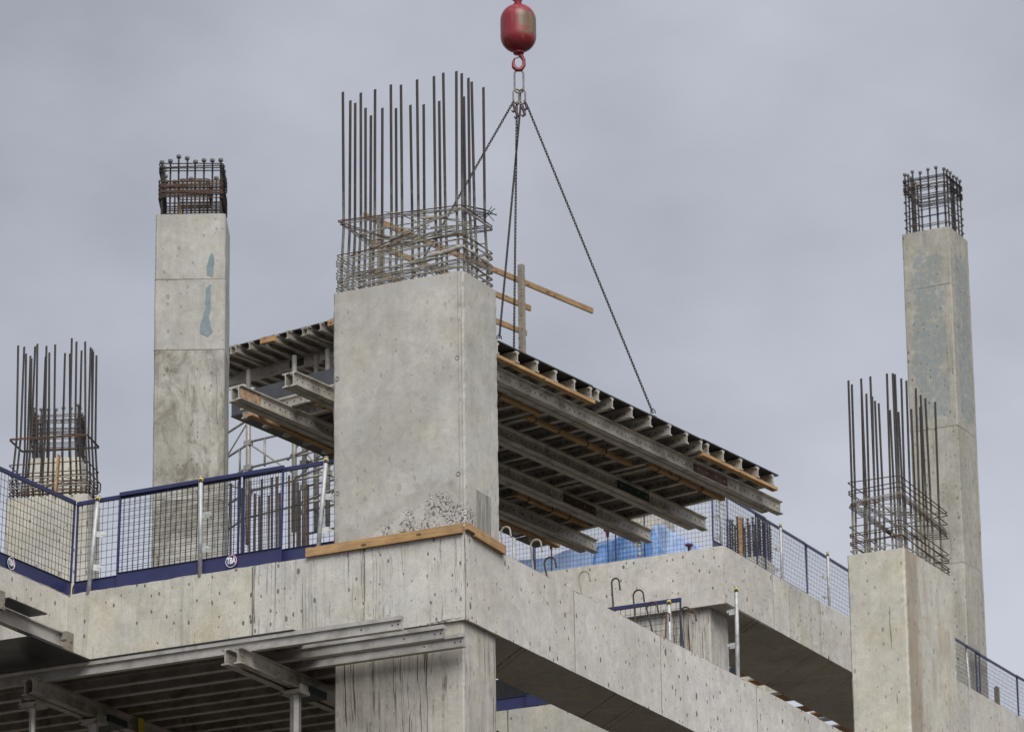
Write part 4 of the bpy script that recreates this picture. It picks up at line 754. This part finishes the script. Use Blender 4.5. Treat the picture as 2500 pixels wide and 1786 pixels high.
# ---- soffit formwork under the front slab (C)
tcn = thing('soffit_formwork', 'aluminium soffit formwork under the front beam, three bright beam ends reaching the column', 'formwork', (-4.0, 0, -1.5))
for (a, b_, c, d_) in ((-10.0, -4.57, -2.6, -1.30), (-10, -1.69, -1.285, -.75), (-10, -1.9, -.74, 3.0), (-10, -1.9, 3.01, 8.1)): obj('ply_sheet', MB().box(a, b_, c, d_, -1.298, -1.28), 'film_ply', tcn, world=True)
cj = joist_prof(.17, .09); ycs = [-1.23, -.61, -.15] + [.32 + .41 * k for k in range(19)]
for i, y in enumerate(ycs):
    x1 = (-.23, .02, .05)[i] if i < 3 else -1.93
    b = obj('joist', MB().prism(cj, (-10, y, -1.47), (0, 1, 0), (0, 0, 1), (x1 + 10, 0, 0)), 'aluminium_bright' if i < 3 else 'aluminium', tcn, world=True)
    m = MB().box(-10, x1, y - .045, y - .026, -1.350, -1.3005).box(-10, x1, y + .026, y + .045, -1.350, -1.3005); m.v = [(x + 4.0, y_, z + 1.5) for x, y_, z in m.v]; obj('top_lip', m, 'aluminium_bright' if i < 3 else 'aluminium', b)
    if i < 3:
        m = MB()
        for dx in (.05, .13, .55): m.disc((x1 - dx, y - .0105, -1.40), (0, -1, 0), .011, .002, 8)
        m.v = [(x + 4.0, y_, z + 1.5) for x, y_, z in m.v]; obj('web_holes', m, 'hole', b, stuff=True)
cp = ibeam_prof(.2, .105)
for (x, y0_) in ((-2.33, -1.52), (-2.50, -1.53), (-5.26, -1.50), (-5.40, -1.47)):
    b = obj('primary_beam', MB().prism(cp, (x, y0_, -1.675), (-1, 0, 0), (0, 0, 1), (0, 9.3, 0)), 'aluminium', tcn, world=True)
    m = holes((x + .009, y0_ + .1, -1.57), (0, 1, 0), 5, .3, (1, 0, 0), .011); m.v = [(a + 4.0, b_, c + 1.5) for a, b_, c in m.v]; obj('web_holes', m, 'hole', b, stuff=True)
for (x, y, w_) in ((-2.415, .12, .34), (-5.33, .15, .3)): obj('green_clamp', MB().box(x - .17, x + .17, y - .02, y + .42, -1.69, -1.60), 'green_plate', tcn, world=True)
obj('yellow_strap', MB().box(-5.22, -5.19, .92, 1.02, -1.68, -1.47).box(-5.40, -5.19, .92, 1.02, -1.686, -1.676), 'yellow', tcn, world=True)
def prop(label, x, y, r):
    t = thing('shoring_prop', label, 'prop', (x, y, -17.6), 0, 'props under the soffit formwork')
    n = 14; pr = [((r if k % 2 else r * .9) * math.cos(2 * math.pi * k / n), (r if k % 2 else r * .9) * math.sin(2 * math.pi * k / n)) for k in range(n)]
    obj('tube', MB().prism(pr, (0, 0, 0), (1, 0, 0), (0, 1, 0), (0, 0, 15.85)), 'aluminium_bright', t)
    hd = obj('head_plate', MB().box(-.14, .14, -.12, .12, 15.85, 15.90).box(-.13, -.11, -.1, .1, 15.9, 15.97).box(.11, .13, -.1, .1, 15.9, 15.97), 'aluminium', t); b = MB()
    for sx in (-.12, .12): b.tube([(sx, -.1, 15.88), (sx, -.16, 15.84)], .012, 6)
    obj('bolts', b, 'link_steel', hd, stuff=True)
prop('fluted aluminium prop left of the lower central column', -2.36, -.05, .072); prop('aluminium prop in the dark at lower left near the yellow strap', -5.30, -.02, .066); prop('narrow prop in the lower left corner of the frame', -5.50, -1.12, .045)
# ---- fascia formwork at the far left
t2 = thing('fascia_formwork', 'short aluminium beams with timber end blocks at the left frame edge', 'formwork', (-5, -2.5, -1.2))
obj('beam', MB().prism(ibeam_prof(.19, .10), (-4.76, -6.0, -1.20), (-1, 0, 0), (0, 0, 1), (0, 4.3, 0)), 'aluminium_bright', t2, world=True); obj('beam', MB().prism(ibeam_prof(.19, .10), (-5.6, -6.0, -1.30), (-1, 0, 0), (0, 0, 1), (0, 4.2, 0)), 'aluminium', t2, world=True)
obj('cross_beam', MB().prism(ibeam_prof(.17, .10), (-9, -1.86, -1.275), (0, 1, 0), (0, 0, 1), (4.1, 0, 0)), 'aluminium_bright', t2, world=True)
obj('timber_block', rough_box(-4.84, -4.66, -1.69, -1.52, -1.24, -1.0, .08, .003, .012), 'timber_old', t2, world=True); obj('timber_block', rough_box(-4.66, -4.48, -3.55, -3.35, -1.16, -.93, .08, .003, .012), 'timber_old', t2, world=True)
obj('ply_strip', MB().box(-4.72, -4.46, -3.3, -2.45, -1.0, -.985), 'film_ply', t2, world=True)

# ---- far ply panels just visible between the two right hand beams
fd = thing('ply_soffit', 'row of orange ply and white sheet pieces glimpsed between the two right beams', 'formwork', (-13, 38, 7.9))
y = 35.2; k = 0
while y < 44.5:
    L = random.uniform(.3, .6); mt = ('ply_orange', 'polythene', 'ply_orange', 'tarp_blue', 'polythene', 'ply_orange')[k % 6]; z_ = 7.95 + (.25 if k % 2 else 0)
    if k % 5 != 4: obj('panel_piece', MB().box(-13.4 + .2 * (k % 3), -12.34, y, y + L, z_, z_ + .03), mt, fd, world=True)
    y += L + random.uniform(.02, .2); k += 1
